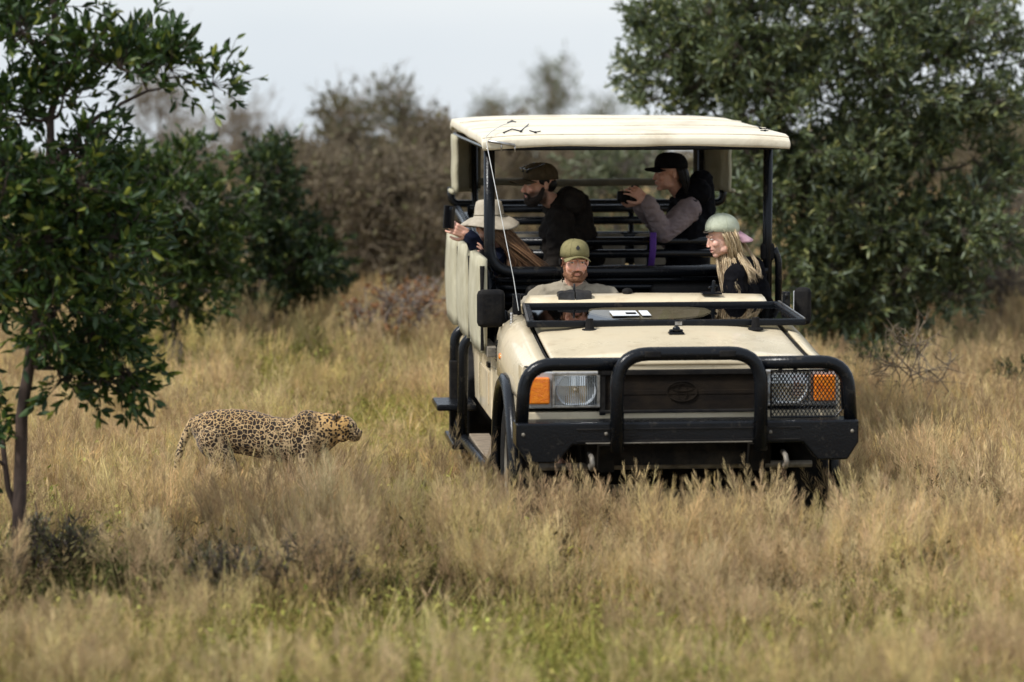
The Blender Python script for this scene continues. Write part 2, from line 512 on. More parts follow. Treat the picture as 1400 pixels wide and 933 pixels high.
def tuft(name, n, rad, h, hv, wd, lean, curve, seeds=0, panicle=0.0, leafy=0, rs=None, flip=0.0):
    """n blades; seeds = share of blades carrying a seed head"""
    rs = rs or rng
    V = []; F = []; Rn = []; Sd = []

    def strip(pts, ws, side, rn, sd):
        b = len(V)
        for p, w_ in zip(pts, ws):
            V.append(p - side * w_); V.append(p + side * w_); Rn.extend([rn, rn]); Sd.extend([sd, sd])
        for k in range(len(pts) - 1):
            F.append((b + 2 * k, b + 2 * k + 1, b + 2 * k + 3, b + 2 * k + 2))
    for i in range(n):
        a = rs.rand() * 2 * PI; rr = rad * math.sqrt(rs.rand())
        base = np.array([rr * math.cos(a), rr * math.sin(a), -0.02])
        az = a + rs.randn() * 0.9
        out_ = np.array([math.cos(az), math.sin(az), 0])
        H = max(0.08, h + hv * rs.randn()); ln = lean * abs(rs.randn()) + 0.05; cv = curve * abs(rs.randn())
        S = 4
        pts = []
        for k in range(S + 1):
            t = k / S
            pts.append(base + out_ * H * (ln * t + cv * t * t) + np.array([0, 0, H * (t - 0.35 * cv * t * t)]))
        fa = rs.rand() * PI
        side = np.array([math.cos(fa), math.sin(fa), 0])
        w0 = wd * (0.6 + 0.8 * rs.rand()) / 2
        rn = rs.rand()
        has = rs.rand() < seeds
        if has:
            strip(pts, [w0 * 0.6] * (S + 1), side, rn, 0.0)
        else:
            strip(pts, [w0, w0 * 1.05, w0 * 0.9, w0 * 0.6, w0 * 0.1], side, rn, 0.0)
        if has:
            d = pts[-1] - pts[-2]; d /= np.linalg.norm(d)
            for k in range(int(14 + panicle * 26)):
                t = rs.rand(); q = pts[-1] - d * H * (0.10 + 0.25 * panicle) * (1 - t) + d * 0.01
                sp = (0.008 + 0.045 * panicle) * (1.15 - t)
                dd = rs.randn(3); dd[2] = abs(dd[2]) * 0.8; dd /= np.linalg.norm(dd) + 1e-6
                e = q + dd * sp + d * 0.02
                sd2 = np.cross(dd, rs.randn(3)); sd2 /= np.linalg.norm(sd2) + 1e-6
                ww = 0.0007 + 0.0009 * rs.rand()
                b = len(V); V.extend([q, e + sd2 * ww, e + d * 0.016, e - sd2 * ww]); Rn.extend([rn] * 4); Sd.extend([0.45] * 4); F.append((b, b + 1, b + 2, b + 3))
        if leafy:
            for k in range(leafy):
                t = 0.2 + 0.8 * rs.rand(); q = pts[0] * (1 - t) + pts[-1] * t + (pts[2] - (pts[0] + pts[-1]) / 2) * 4 * t * (1 - t)
                dd = rs.randn(3); dd[2] = abs(dd[2]) * 0.6; dd /= np.linalg.norm(dd)
                s2 = np.cross(dd, [0, 0, 1.0]); s2 /= np.linalg.norm(s2) + 1e-6
                l = 0.02 + 0.03 * rs.rand(); b = len(V)
                V.extend([q, q + dd * l * 0.5 + s2 * l * 0.22, q + dd * l, q + dd * l * 0.5 - s2 * l * 0.22]); Rn.extend([rs.rand()] * 4); Sd.extend([0] * 4); F.append((b, b + 1, b + 2, b + 3))
    me = bpy.data.meshes.new(name)
    me.from_pydata([tuple(v) for v in V], [], F)
    me.materials.append(M['grass'])
    a1 = me.attributes.new('rnd', 'FLOAT', 'POINT'); a1.data.foreach_set('value', Rn)
    a2 = me.attributes.new('seed', 'FLOAT', 'POINT'); a2.data.foreach_set('value', Sd)
    return bpy.data.objects.new(name, me)


def smooth01(a, b, x):
    t = np.clip((x - a) / (b - a), 0, 1)
    return t * t * (3 - 2 * t)


def build_grass():
    kinds = []
    tcol = bpy.data.collections.new('grass_tufts')
    specs = []
    for k in range(3): specs.append(('a%d' % k, dict(n=40, rad=0.11, h=0.34, hv=0.08, wd=0.0034, lean=0.16, curve=0.18, seeds=0.35, panicle=0.15)))     # straw with seed heads
    for k in range(3): specs.append(('b%d' % k, dict(n=52, rad=0.13, h=0.23, hv=0.06, wd=0.0046, lean=0.40, curve=0.45)))                              # mid leafy
    for k in range(2): specs.append(('c%d' % k, dict(n=44, rad=0.13, h=0.22, hv=0.06, wd=0.0085, lean=0.35, curve=0.5)))                               # broad green
    for k in range(2): specs.append(('d%d' % k, dict(n=12, rad=0.12, h=0.30, hv=0.08, wd=0.0045, lean=0.3, curve=0.2, leafy=16)))                      # forb
    for k in range(2): specs.append(('e%d' % k, dict(n=20, rad=0.10, h=0.46, hv=0.06, wd=0.0026, lean=0.12, curve=0.14, seeds=1.0, panicle=1.0)))      # fluffy panicles
    for nme, sp in specs:
        tcol.objects.link(tuft('tuft_' + nme, **sp))
    # points
    pts = []
    def scatter(y0, y1, dens, margin):
        ymid = y0
        while ymid < y1:
            y2 = min(y1, ymid + 1.0)
            hw = 0.16 * y2 + margin
            n = int(dens * (y2 - ymid) * 2 * hw)
            x = (rng.rand(n) * 2 - 1) * hw; y = ymid + rng.rand(n) * (y2 - ymid)
            pts.append(np.stack([x, y], 1))
            hw2 = hw + 5.0; n2_ = int(dens * 0.42 * (y2 - ymid) * 2 * 5.0)      # the meadow goes on beside the view
            xs_ = (hw + rng.rand(n2_) * 5.0) * np.where(rng.rand(n2_) < 0.5, -1, 1); ys_ = ymid + rng.rand(n2_) * (y2 - ymid)
            pts.append(np.stack([xs_, ys_], 1)); ymid = y2
    scatter(8.5, 11.5, 40, 1.0)
    scatter(11.5, 24, 96, 1.4)
    scatter(24, 40, 62, 1.6)
    scatter(40, 64, 26, 2.5)
    p = np.concatenate(pts)
    x, y = p[:, 0], p[:, 1]
    # truck space
    c, s = math.cos(TRUCK_R), math.sin(TRUCK_R)
    lx = (x - TRUCK_O.x) * c + (y - TRUCK_O.y) * s
    ly = -(x - TRUCK_O.x) * s + (y - TRUCK_O.y) * c
    keep = ~((np.abs(lx) < 0.80) & (ly > 0.55) & (ly < 4.9))
    keep &= ~((np.abs(lx) < 0.95) & (ly > 0.45) & (ly < 1.45)) & ~((np.abs(lx) < 0.98) & (ly > 3.6) & (ly < 4.6))
    p = p[keep]; x = x[keep]; y = y[keep]; lx = lx[keep]; ly = ly[keep]
    n = len(x)
    n1 = vnoise(x, y, 0.9); n2 = vnoise(x + 30, y * 0.8 + 11, 0.45); n3 = vnoise(x - 17, y + 40, 2.2); n4 = vnoise(x + 71, y + 3, 1.3)
    px = 700 + x * FPX / y                    # where each patch lies across the view
    def blob(cx, cy, rx, ry):
        return np.clip(1.25 - ((x - cx) / rx) ** 2 - ((y - cy) / ry) ** 2, 0, 1)
    green = 0.55 * smooth01(0.5, 0.85, n1) + 0.3 * smooth01(0.55, 0.8, n4)
    near = 1 - smooth01(14.0, 16.0, y + 1.0 * (n1 - 0.5))
    green = np.maximum(green, near * smooth01(0.25, 0.7, n2 * 0.5 + n1 * 0.5) * (1.15 - 0.45 * smooth01(0.2, 1.5, x)))
    green = np.maximum(green, blob(-1.25, 13.9, 0.75, 0.7))
    green = np.maximum(green, 0.8 * blob(0.4, 14.3, 0.35, 0.5))
    green = np.maximum(green, 0.9 * blob(-0.65, 18.8, 0.42, 1.1))
    green = np.maximum(green, 0.85 * blob(-2.3, 26.0, 1.7, 3.0))
    green = np.maximum(green, 0.7 * blob(1.6, 14.2, 0.6, 0.5) * n2 * 1.6)
    green = np.maximum(green, 0.5 * blob(-1.0, 22.0, 1.0, 1.2) * n1 * 1.6)
    green = np.maximum(green, 0.6 * blob(3.0, 20.0, 0.8, 1.0) * n1 * 1.5)
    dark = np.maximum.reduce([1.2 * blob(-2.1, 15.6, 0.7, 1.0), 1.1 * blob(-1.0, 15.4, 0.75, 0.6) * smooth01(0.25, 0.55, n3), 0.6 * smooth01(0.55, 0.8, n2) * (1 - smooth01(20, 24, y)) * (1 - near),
                              0.4 * blob(1.7, 15.5, 0.5, 0.6) * n3 * 1.6, 0.7 * blob(4.3, 27, 1.6, 3)])  # last blob puts the shade at the far right into the grass colour
    straw = np.array([0.62, 0.455, 0.215]); pale = np.array([0.84, 0.68, 0.40]); pink = np.array([0.56, 0.40, 0.23]); gold = np.array([0.66, 0.44, 0.13])
    grn = np.array([0.26, 0.265, 0.06]); ygr = np.array([0.50, 0.46, 0.13]); drk = np.array([0.13, 0.105, 0.05])
    tint = np.empty((n, 3)); kind = np.zeros(n, np.int32)
    r = rng.rand(n); r2 = rng.rand(n); r3 = rng.rand(n)
    for i in range(n):
        g = green[i]
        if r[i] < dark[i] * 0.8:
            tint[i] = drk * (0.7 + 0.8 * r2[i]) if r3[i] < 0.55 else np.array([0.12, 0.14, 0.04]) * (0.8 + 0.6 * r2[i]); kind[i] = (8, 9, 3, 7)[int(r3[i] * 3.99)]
        elif r2[i] < g * 0.85:
            tint[i] = grn * (1 - r3[i]) + ygr * r3[i]; kind[i] = (6, 7, 5, 8, 4)[int(r[i] * 4.99)]
        else:
            q = n3[i]
            base = straw * (1 - q) + pale * q
            if r3[i] < 0.15: base = np.array([0.20, 0.135, 0.065])
            elif r3[i] < 0.33: base = base * 0.4 + pink * 0.6
            elif r3[i] > 0.82: base = base * 0.5 + gold * 0.5
            if g > 0.3 and r3[i] > 0.5: base = base * 0.6 + ygr * 0.4
            tint[i] = base * (0.80 + 0.30 * r2[i]) * (0.78 + 0.44 * n4[i])
            if r[i] < 0.40: kind[i] = int(r[i] / 0.40 * 2.99)
            elif r[i] < 0.86: kind[i] = 3 + int((r[i] - 0.40) / 0.46 * 2.99)
            else: kind[i] = 10 + int(r3[i] * 1.99)
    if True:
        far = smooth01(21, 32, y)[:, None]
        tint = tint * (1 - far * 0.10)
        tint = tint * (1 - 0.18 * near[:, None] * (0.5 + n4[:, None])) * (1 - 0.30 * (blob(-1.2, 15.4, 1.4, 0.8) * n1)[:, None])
    # height
    sc = 0.70 + 0.55 * rng.rand(n)
    sc *= 0.80 + 0.45 * n2
    sc *= 1 - 0.15 * blob(-1.3, 17.8, 1.0, 0.9)
    sc *= 1 - 0.45 * ((lx > -1.7) & (lx <= -0.8) & (ly > 0.0) & (ly < 5.5)) - 0.25 * ((lx > 0.8) & (lx < 1.5) & (ly > -0.2) & (ly < 5))
    sc *= 1 - 0.10 * smooth01(16.5, 18, y)
    sc *= 1 - 0.30 * near
    sc *= 1 - 0.40 * ((np.abs(lx) < 0.9) & (ly > -0.35) & (ly < 0.6)) - 0.12 * ((np.abs(lx) < 1.2) & (ly > -1.2) & (ly <= -0.35))
    sc *= 1 + 0.25 * blob(-2.4, 26.5, 1.7, 2.2)
    z = np.array([ground_z(a, b) for a, b in zip(x, y)])
    me = bpy.data.meshes.new('grass')
    me.vertices.add(n)
    me.vertices.foreach_set('co', np.stack([x, y, z], 1).astype(np.float32).ravel())
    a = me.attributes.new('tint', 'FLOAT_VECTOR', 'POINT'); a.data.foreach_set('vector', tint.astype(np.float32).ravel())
    a = me.attributes.new('kind', 'INT', 'POINT'); a.data.foreach_set('value', kind)
    rot = np.stack([rng.randn(n) * 0.08, rng.randn(n) * 0.08, rng.rand(n) * 2 * PI], 1)
    a = me.attributes.new('rot', 'FLOAT_VECTOR', 'POINT'); a.data.foreach_set('vector', rot.astype(np.float32).ravel())
    scl = np.stack([sc ** 0.5, sc ** 0.5, sc], 1)
    a = me.attributes.new('scl', 'FLOAT_VECTOR', 'POINT'); a.data.foreach_set('vector', scl.astype(np.float32).ravel())
    o = bpy.data.objects.new('grass', me); COL.objects.link(o)
    me.materials.append(M['grass'])
    tag(o, 'dry straw and green savanna grass covering the ground', 'grass', kind='stuff')
    ng = bpy.data.node_groups.new('grass_field', 'GeometryNodeTree')
    ng.interface.new_socket('Geometry', in_out='INPUT', socket_type='NodeSocketGeometry')
    ng.interface.new_socket('Geometry', in_out='OUTPUT', socket_type='NodeSocketGeometry')
    N = ng.nodes.new; K = ng.links.new
    gi = N('NodeGroupInput'); go = N('NodeGroupOutput')
    ci = N('GeometryNodeCollectionInfo'); ci.inputs['Collection'].default_value = tcol
    ci.inputs['Separate Children'].default_value = True; ci.inputs['Reset Children'].default_value = True
    ip = N('GeometryNodeInstanceOnPoints'); ip.inputs['Pick Instance'].default_value = True
    def na(nm, ty):
        q = N('GeometryNodeInputNamedAttribute'); q.data_type = ty; q.inputs['Name'].default_value = nm
        return q.outputs['Attribute']
    K(gi.outputs[0], ip.inputs['Points']); K(ci.outputs[0], ip.inputs['Instance'])
    K(na('kind', 'INT'), ip.inputs['Instance Index'])
    K(na('rot', 'FLOAT_VECTOR'), ip.inputs['Rotation']); K(na('scl', 'FLOAT_VECTOR'), ip.inputs['Scale'])
    K(ip.outputs[0], go.inputs[0])
    md = o.modifiers.new('field', 'NODES'); md.node_group = ng
    print('grass tufts', n)


build_grass()


# ================================================================== TREES
def leaf_mesh(name, pos, dirs, lens, wid, rn, mat, fold=0.25):
    n = len(pos)
    up = rng.randn(n, 3); side = np.cross(dirs, up); side /= np.linalg.norm(side, axis=1)[:, None] + 1e-9
    nor = np.cross(side, dirs)
    l = lens[:, None]; w_ = (lens * wid)[:, None]
    v = np.empty((n, 6, 3), np.float32)
    v[:, 0] = pos
    v[:, 1] = pos + dirs * l * 0.38 + side * w_ * 0.5 + nor * w_ * fold
    v[:, 2] = pos + dirs * l * 0.72 + side * w_ * 0.42 + nor * w_ * (fold * 0.9 - 0.15)
    v[:, 3] = pos + dirs * l - nor * w_ * 0.25
    v[:, 4] = pos + dirs * l * 0.72 - side * w_ * 0.42 + nor * w_ * (fold * 0.9 - 0.15)
    v[:, 5] = pos + dirs * l * 0.38 - side * w_ * 0.5 + nor * w_ * fold
    me = bpy.data.meshes.new(name)
    me.vertices.add(n * 6); me.vertices.foreach_set('co', v.ravel())
    me.loops.add(n * 8); me.polygons.add(n * 2)
    base = (np.arange(n) * 6)[:, None]
    idx = (base + np.array([[0, 1, 2, 3, 0, 3, 4, 5]])).ravel().astype(np.int32)
    me.loops.foreach_set('vertex_index', idx)
    me.polygons.foreach_set('loop_start', np.arange(n * 2, dtype=np.int32) * 4)
    me.polygons.foreach_set('loop_total', np.full(n * 2, 4, np.int32))
    a = me.attributes.new('rnd', 'FLOAT', 'POINT'); a.data.foreach_set('value', np.repeat(rn, 6).astype(np.float32))
    me.materials.append(mat)
    me.update(calc_edges=True); me.validate()
    return me


def tubes_fast(paths, radii, n, name, mat):
    """many thin branches in one mesh; each a list of points with radii"""
    V = []; F = []
    b = 0
    for pts, rr in zip(paths, radii):
        m = len(pts)
        p = np.asarray(pts, float)
        t = np.gradient(p, axis=0); t /= np.linalg.norm(t, axis=1)[:, None] + 1e-9
        ref = np.array([0.31, 0.95, 0.12]); s = np.cross(t, ref); s /= np.linalg.norm(s, axis=1)[:, None] + 1e-9
        u = np.cross(s, t)
        ang = np.arange(n) * 2 * PI / n
        ring = p[:, None, :] + (s[:, None, :] * np.cos(ang)[None, :, None] + u[:, None, :] * np.sin(ang)[None, :, None]) * np.asarray(rr)[:, None, None]
        V.append(ring.reshape(-1, 3))
        i = np.arange(m - 1)[:, None] * n + b; j = np.arange(n)[None, :]; j2 = (j + 1) % n
        F.append(np.stack([i + j, i + j2, i + n + j2, i + n + j], -1).reshape(-1, 4)); b += m * n
    V = np.concatenate(V).astype(np.float32); F = np.concatenate(F).astype(np.int32)
    me = bpy.data.meshes.new(name); me.vertices.add(len(V)); me.vertices.foreach_set('co', V.ravel())
    me.loops.add(F.size); me.polygons.add(len(F)); me.loops.foreach_set('vertex_index', F.ravel())
    me.polygons.foreach_set('loop_start', np.arange(len(F), dtype=np.int32) * 4); me.polygons.foreach_set('loop_total', np.full(len(F), 4, np.int32))
    me.polygons.foreach_set('use_smooth', [True] * len(F))
    me.materials.append(mat); me.update(calc_edges=True)
    return me


def tree(name, label, cat, base, trunks, blobs, leafm, bark, leaf_len=0.06, leaf_w=0.3, twigs=11, per_twig=13, twig_len=0.26, thick=0.05, up=0.3, group=None,
         leafparts=0, bare=0, seed=1, droop=0.0, cluster=0.6):
    """blobs: (centre, radii, clumps) envelopes of the crown; trunks: list of point lists"""
    rs = np.random.RandomState(seed)
    root = empty(name, base, 0, label, cat, group)
    B = np.array(base)
    nodes = []; ndist = []
    paths = []; radii = []
    for ti_, tp in enumerate(trunks):
        tp0 = None if ti_ else tp
        tp = [np.array(q, float) for q in tp]; tp0 = tp if ti_ == 0 else None
        pl = []
        for a, b in zip(tp[:-1], tp[1:]):
            for k in range(4): pl.append(a + (b - a) * k / 4 + rs.randn(3) * 0.012 * (1 if k else 0))
        pl.append(tp[-1])
        L0 = sum(np.linalg.norm(pl[i + 1] - pl[i]) for i in range(len(pl) - 1))
        rr = []; acc = 0
        for i, q in enumerate(pl):
            if i: acc += np.linalg.norm(q - pl[i - 1])
            rr.append(thick * (1 if tp is tp0 else 0.42) * (1 - 0.72 * acc / L0)); nodes.append(q); ndist.append((acc, rr[-1]))
        rr[0] *= 1.35
        paths.append([q - B for q in pl]); radii.append(rr)
    tr = bpy.data.objects.new('trunk', tubes_fast(paths, radii, 9, 'trunk', bark)); COL.objects.link(tr); tr.parent = root
    # limbs towards clumps
    cl = []
    for c, r_, n in blobs:
        c = np.array(c, float); r_ = np.array(r_, float)
        for k in range(n):
            d = rs.randn(3); d /= np.linalg.norm(d); rad = rs.rand() ** 0.42
            cl.append(c + d * r_ * rad)
    cl = np.array(cl)
    nd = np.array(nodes)
    dmin = np.min(np.linalg.norm(cl[:, None] - nd[None], axis=2), axis=1) if len(nd) < 4000 else None
    order = np.argsort(dmin)
    allr = [q[1] for q in ndist]
    NP = list(nodes); lp = []; lr = []
    nd_arr = np.array(NP)
    for i in order:
        c = cl[i]
        dd = np.linalg.norm(nd_arr - c, axis=1) + np.maximum(0, nd_arr[:, 2] - c[2] + 0.05) * 0.9
        j = int(np.argmin(dd)); a = nd_arr[j]
        mid = (a + c) / 2 + rs.randn(3) * 0.09 * np.linalg.norm(c - a) + np.array([0, 0, -0.05])
        seg = [a * (1 - t) ** 2 + mid * 2 * t * (1 - t) + c * t * t for t in np.linspace(0, 1, 6)]
        r0 = min(allr[j] * 0.75, 0.012 + 0.02 * np.linalg.norm(c - a)); r1 = max(0.003, r0 * 0.4)
        rr = list(np.linspace(r0, r1, 6))
        lp.append([q - B for q in seg]); lr.append(rr)
        nd_arr = np.concatenate([nd_arr, np.array(seg[2:])]); allr += rr[2:]
    limbs = bpy.data.objects.new('branches', tubes_fast(lp, lr, 5, 'branches', bark)); COL.objects.link(limbs); limbs.parent = root
    limbs['kind'] = 'stuff'
    # twigs and leaves
    tp = []; trr = []; LP = []; LD = []
    cen = cl.mean(axis=0)
    for c in cl:
        outw = c - cen; outw /= np.linalg.norm(outw) + 1e-6
        nt_ = twigs if not bare else bare
        for k in range(nt_):
            d = rs.randn(3) + outw * 0.7 + np.array([0, 0, up]); d /= np.linalg.norm(d)
            l = twig_len * (0.5 + 0.8 * rs.rand())
            e = c + d * l; m_ = (c + e) / 2 + rs.randn(3) * l * 0.12
            e = e + np.array([0, 0, -droop * l])
            seg = [c * (1 - t) ** 2 + m_ * 2 * t * (1 - t) + e * t * t for t in (0, 0.35, 0.7, 1)]
            tp.append([q - B for q in seg]); trr.append([0.0032, 0.0027, 0.002, 0.0012] if not bare else [0.007, 0.005, 0.0035, 0.002])
            if bare:
                for q_ in range(3):
                    t = 0.3 + 0.6 * rs.rand(); s0 = c * (1 - t) ** 2 + m_ * 2 * t * (1 - t) + e * t * t
                    d2 = d + rs.randn(3) * 0.7; d2 /= np.linalg.norm(d2); l2 = l * 0.5 * (0.4 + rs.rand())
                    tp.append([s0 - B, s0 + d2 * l2 * 0.5 + rs.randn(3) * 0.01 - B, s0 + d2 * l2 - B]); trr.append([0.0042, 0.003, 0.0015])
            if per_twig:
                for q_ in range(per_twig):
                    t = 1 - (rs.rand() ** 1.3) * cluster
                    s0 = c * (1 - t) ** 2 + m_ * 2 * t * (1 - t) + e * t * t
                    dl = d * 0.9 + rs.randn(3) * 0.62; dl[2] += 0.15 - droop; dl /= np.linalg.norm(dl)
                    LP.append(s0 - B); LD.append(dl)
    tw = bpy.data.objects.new('twigs', tubes_fast(tp, trr, 3, 'twigs', bark if not bare else bark)); COL.objects.link(tw); tw.parent = root; tw['kind'] = 'stuff'
    if LP:
        LP = np.array(LP); LD = np.array(LD); n = len(LP)
        lens = leaf_len * (0.45 + 0.95 * rs.rand(n)); rn = rs.rand(n)
        mask = np.ones(n, bool)
        if leafparts:
            score = LP[:, 1] + rs.rand(n) * 0.5        # the leaves that hang nearest to the camera
            pick = np.argsort(score)[:leafparts * 4]
            pick = pick[rs.permutation(len(pick))[:leafparts]]
            mask[pick] = False
            pro = [leaf_mesh('leaf', np.zeros((1, 3)), np.array([[0, 0, 1.0]]), np.array([1.0]), leaf_w, np.array([q]), leafm) for q in (0.1, 0.35, 0.6, 0.8, 0.95)]
            for i in pick:
                lo = bpy.data.objects.new('leaf', pro[rs.randint(5)]); COL.objects.link(lo); lo.parent = root
                lo.location = LP[i]; q = Vector(LD[i]).to_track_quat('Z', 'Y'); lo.rotation_mode = 'QUATERNION'
                from mathutils import Quaternion
                lo.rotation_quaternion = q @ Quaternion((0, 0, 1), rs.rand() * 6.28); s_ = lens[i] * 1.1; lo.scale = (s_, s_, s_)
        co = bpy.data.objects.new('crown', leaf_mesh('crown', LP[mask], LD[mask], lens[mask], leaf_w, rn[mask], leafm)); COL.objects.link(co); co.parent = root
        co['kind'] = 'stuff'
    return root


LM = {}
LM['near'] = leafmat('leaf_deep_green', (0.016, 0.036, 0.008), (0.055, 0.098, 0.018), (0.24, 0.26, 0.04), trans=0.3, wax=0.035)
LM['mid'] = leafmat('leaf_mid_green', (0.026, 0.050, 0.012), (0.075, 0.115, 0.026), (0.22, 0.25, 0.05), trans=0.3, wax=0.03)
LM['bush'] = leafmat('leaf_bush_green', (0.015, 0.028, 0.009), (0.042, 0.068, 0.018), (0.14, 0.16, 0.04), trans=0.25, wax=0.03)
LM['big'] = leafmat('leaf_grey_green', (0.042, 0.060, 0.020), (0.15, 0.19, 0.062), (0.36, 0.36, 0.12), trans=0.35, wax=0.07)
LM['brown'] = leafmat('leaf_brown', (0.12, 0.095, 0.058), (0.22, 0.175, 0.105), (0.20, 0.20, 0.09), trans=0.3, wax=0.02)
LM['olive'] = leafmat('leaf_olive', (0.075, 0.072, 0.034), (0.16, 0.15, 0.07), (0.2, 0.17, 0.09), trans=0.3, wax=0.03)
LM['pale'] = leafmat('leaf_pale_green', (0.11, 0.13, 0.065), (0.18, 0.20, 0.10), (0.28, 0.28, 0.15), trans=0.3, wax=0.05)
LM['rust'] = leafmat('leaf_rust', (0.22, 0.10, 0.04), (0.36, 0.18, 0.07), (0.3, 0.2, 0.1), trans=0.3, wax=0.02)


def bl(px, py, d, rpx, rpy, rd, n):
    """crown envelope round the point seen at px, py at distance d"""
    c = P(px, py, d)
    return ((c.x, c.y, c.z), (rpx * d / FPX, rd, rpy * d / FPX), n)


def wp(px, py, d):
    c = P(px, py, d); return (c.x, c.y, c.z)


def gp(px, d):
    x = (px - 700) * d / FPX / 0.995
    return (x, d, ground_z(x, d))


def build_trees():
    # nearest tree on the left
    d = 15.6
    b = gp(24, d)
    tree('bushwillow_tree', 'nearest dark green tree with thin upright trunk standing left of the leopard', 'tree', b,
         [[b, wp(28, 640, d), wp(40, 500, d), wp(58, 370, d), wp(68, 230, d), wp(72, 90, d), wp(70, -40, d), wp(74, -140, d)],
          [wp(40, 500, d), wp(90, 400, d - 0.1), wp(140, 330, d - 0.1), wp(190, 290, d)],
          [wp(24, 700, d), wp(-5, 560, d + 0.1), wp(-30, 420, d + 0.2), wp(-60, 250, d + 0.1)],
          [wp(68, 230, d), wp(120, 170, d), wp(190, 130, d), wp(245, 105, d)]],
         [bl(10, 20, d, 110, 75, 0.4, 12), bl(130, 75, d, 75, 45, 0.3, 8), bl(235, 95, d, 42, 16, 0.12, 3), bl(15, 150, d, 100, 55, 0.4, 10),
          bl(50, 255, d, 135, 60, 0.5, 20), bl(130, 290, d, 90, 70, 0.45, 17), bl(85, 360, d, 120, 65, 0.5, 17), bl(130, 440, d, 85, 50, 0.4, 9), bl(0, 400, d, 40, 60, 0.3, 4), bl(70, 440, d - 0.1, 30, 35, 0.3, 3),
          bl(165, 500, d, 48, 28, 0.25, 4), bl(105, 500, d, 30, 30, 0.2, 2), bl(-60, 200, d, 80, 170, 0.5, 20), bl(-10, -90, d, 130, 60, 0.4, 10),
          bl(-5, 600, d, 18, 60, 0.25, 2), bl(290, 112, d, 8, 8, 0.06, 1), bl(110, 215, d, 50, 30, 0.3, 3)],
         LM['near'], M['bark_red'], leaf_len=0.064, leaf_w=0.34, twigs=11, per_twig=13, twig_len=0.23, thick=0.038, leafparts=290, seed=5, cluster=0.75)
    # bushes behind on the left
    d = 25.5; b = gp(240, d)
    tree('bushwillow_bush', 'large rounded green bush with pale bare stems behind the nearest left tree', 'bush', b,
         [[b, wp(235, 400, d), wp(205, 330, d), wp(190, 260, d)], [b, wp(262, 380, d), wp(280, 300, d)], [b, wp(215, 410, d), wp(160, 360, d)]],
         [bl(235, 265, d, 75, 55, 0.6, 34), bl(255, 330, d, 80, 60, 0.6, 34), bl(150, 330, d, 80, 80, 0.6, 30), bl(90, 350, d, 100, 90, 0.6, 26), bl(230, 400, d, 60, 30, 0.5, 9)],
         LM['mid'], M['bark_grey'], leaf_len=0.075, leaf_w=0.36, twigs=11, per_twig=12, twig_len=0.26, thick=0.05, seed=8)
    d = 27.5; b = gp(375, d)
    tree('bush', 'dark green bush with a ragged top between the left bush and the brown thicket', 'bush', b,
         [[b, wp(372, 380, d), wp(365, 290, d), wp(370, 235, d)], [b, wp(400, 390, d), wp(430, 340, d)]],
         [bl(365, 245, d, 38, 32, 0.5, 14), bl(365, 310, d, 55, 45, 0.6, 26), bl(385, 370, d, 70, 38, 0.6, 26), bl(430, 355, d, 36, 25, 0.5, 9), bl(330, 400, d, 60, 25, 0.5, 10)],
         LM['bush'], M['bark'], leaf_len=0.07, leaf_w=0.34, twigs=11, per_twig=12, twig_len=0.24, thick=0.04, seed=9)
    # big tree on the right
    d = 26.0; b = gp(1150, d)
    tree('cluster_leaf_tree', 'big grey-green tree with several stems behind the right side of the safari truck', 'tree', b,
         [[b, wp(1150, 430, d), wp(1128, 330, d), wp(1080, 210, d), wp(1040, 100, d), wp(1010, -20, d)],
          [b, wp(1165, 440, d), wp(1190, 340, d), wp(1200, 220, d), wp(1210, 90, d), wp(1200, -60, d)],
          [b, wp(1140, 460, d), wp(1115, 420, d), wp(1085, 370, d)],
          [wp(1190, 340, d), wp(1260, 260, d), wp(1320, 150, d), wp(1360, 40, d)],
          [wp(1128, 330, d), wp(1000, 180, d), wp(930, 110, d)],
          [wp(1160, 470, d), wp(1230, 400, d), wp(1310, 330, d)]],
         [bl(930, 95, d, 60, 65, 0.6, 22), bl(1000, 55, d, 90, 75, 0.9, 40), bl(900, 30, d, 35, 40, 0.3, 7), bl(1060, 120, d, 90, 60, 0.9, 34), bl(1150, 50, d, 100, 90, 1.0, 50), bl(1260, 50, d, 80, 75, 0.9, 30),
          bl(1350, 30, d, 55, 40, 0.8, 8), bl(1110, 205, d, 110, 55, 1.0, 44), bl(1235, 170, d, 85, 65, 1.0, 34), bl(1345, 150, d, 70, 45, 0.8, 15), bl(1375, 95, d, 40, 30, 0.5, 4),
          bl(1170, 290, d, 100, 55, 1.0, 40), bl(1030, 250, d - 0.3, 65, 45, 0.6, 18), bl(1180, 370, d, 95, 50, 0.9, 32), bl(1280, 290, d, 75, 45, 0.8, 22), bl(1100, 350, d - 0.3, 50, 55, 0.6, 16), bl(1350, 230, d, 50, 35, 0.7, 9),
          bl(1210, 430, d, 85, 25, 0.7, 13), bl(1120, 420, d, 35, 35, 0.6, 7), bl(1300, 370, d, 55, 45, 0.8, 12), bl(1345, 310, d, 45, 40, 0.8, 9), bl(1100, -50, d, 200, 50, 1.0, 40)],
         LM['big'], M['bark'], leaf_len=0.072, leaf_w=0.24, twigs=16, per_twig=13, twig_len=0.235, thick=0.075, up=0.05, seed=12)
    d = 24.0; b = gp(1225, d)
    tree('shrub', 'low dark green shrub at the foot of the big right tree', 'shrub', b,
         [[b, wp(1222, 530, d), wp(1225, 480, d)], [b, wp(1245, 530, d), wp(1262, 495, d)]],
         [bl(1215, 505, d, 34, 30, 0.35, 14), bl(1250, 540, d, 42, 24, 0.35, 10)], LM['bush'], M['bark'], leaf_len=0.045, leaf_w=0.28, twigs=9, per_twig=10, twig_len=0.2, thick=0.02, seed=14)
    d = 23.5; b = gp(1385, d)
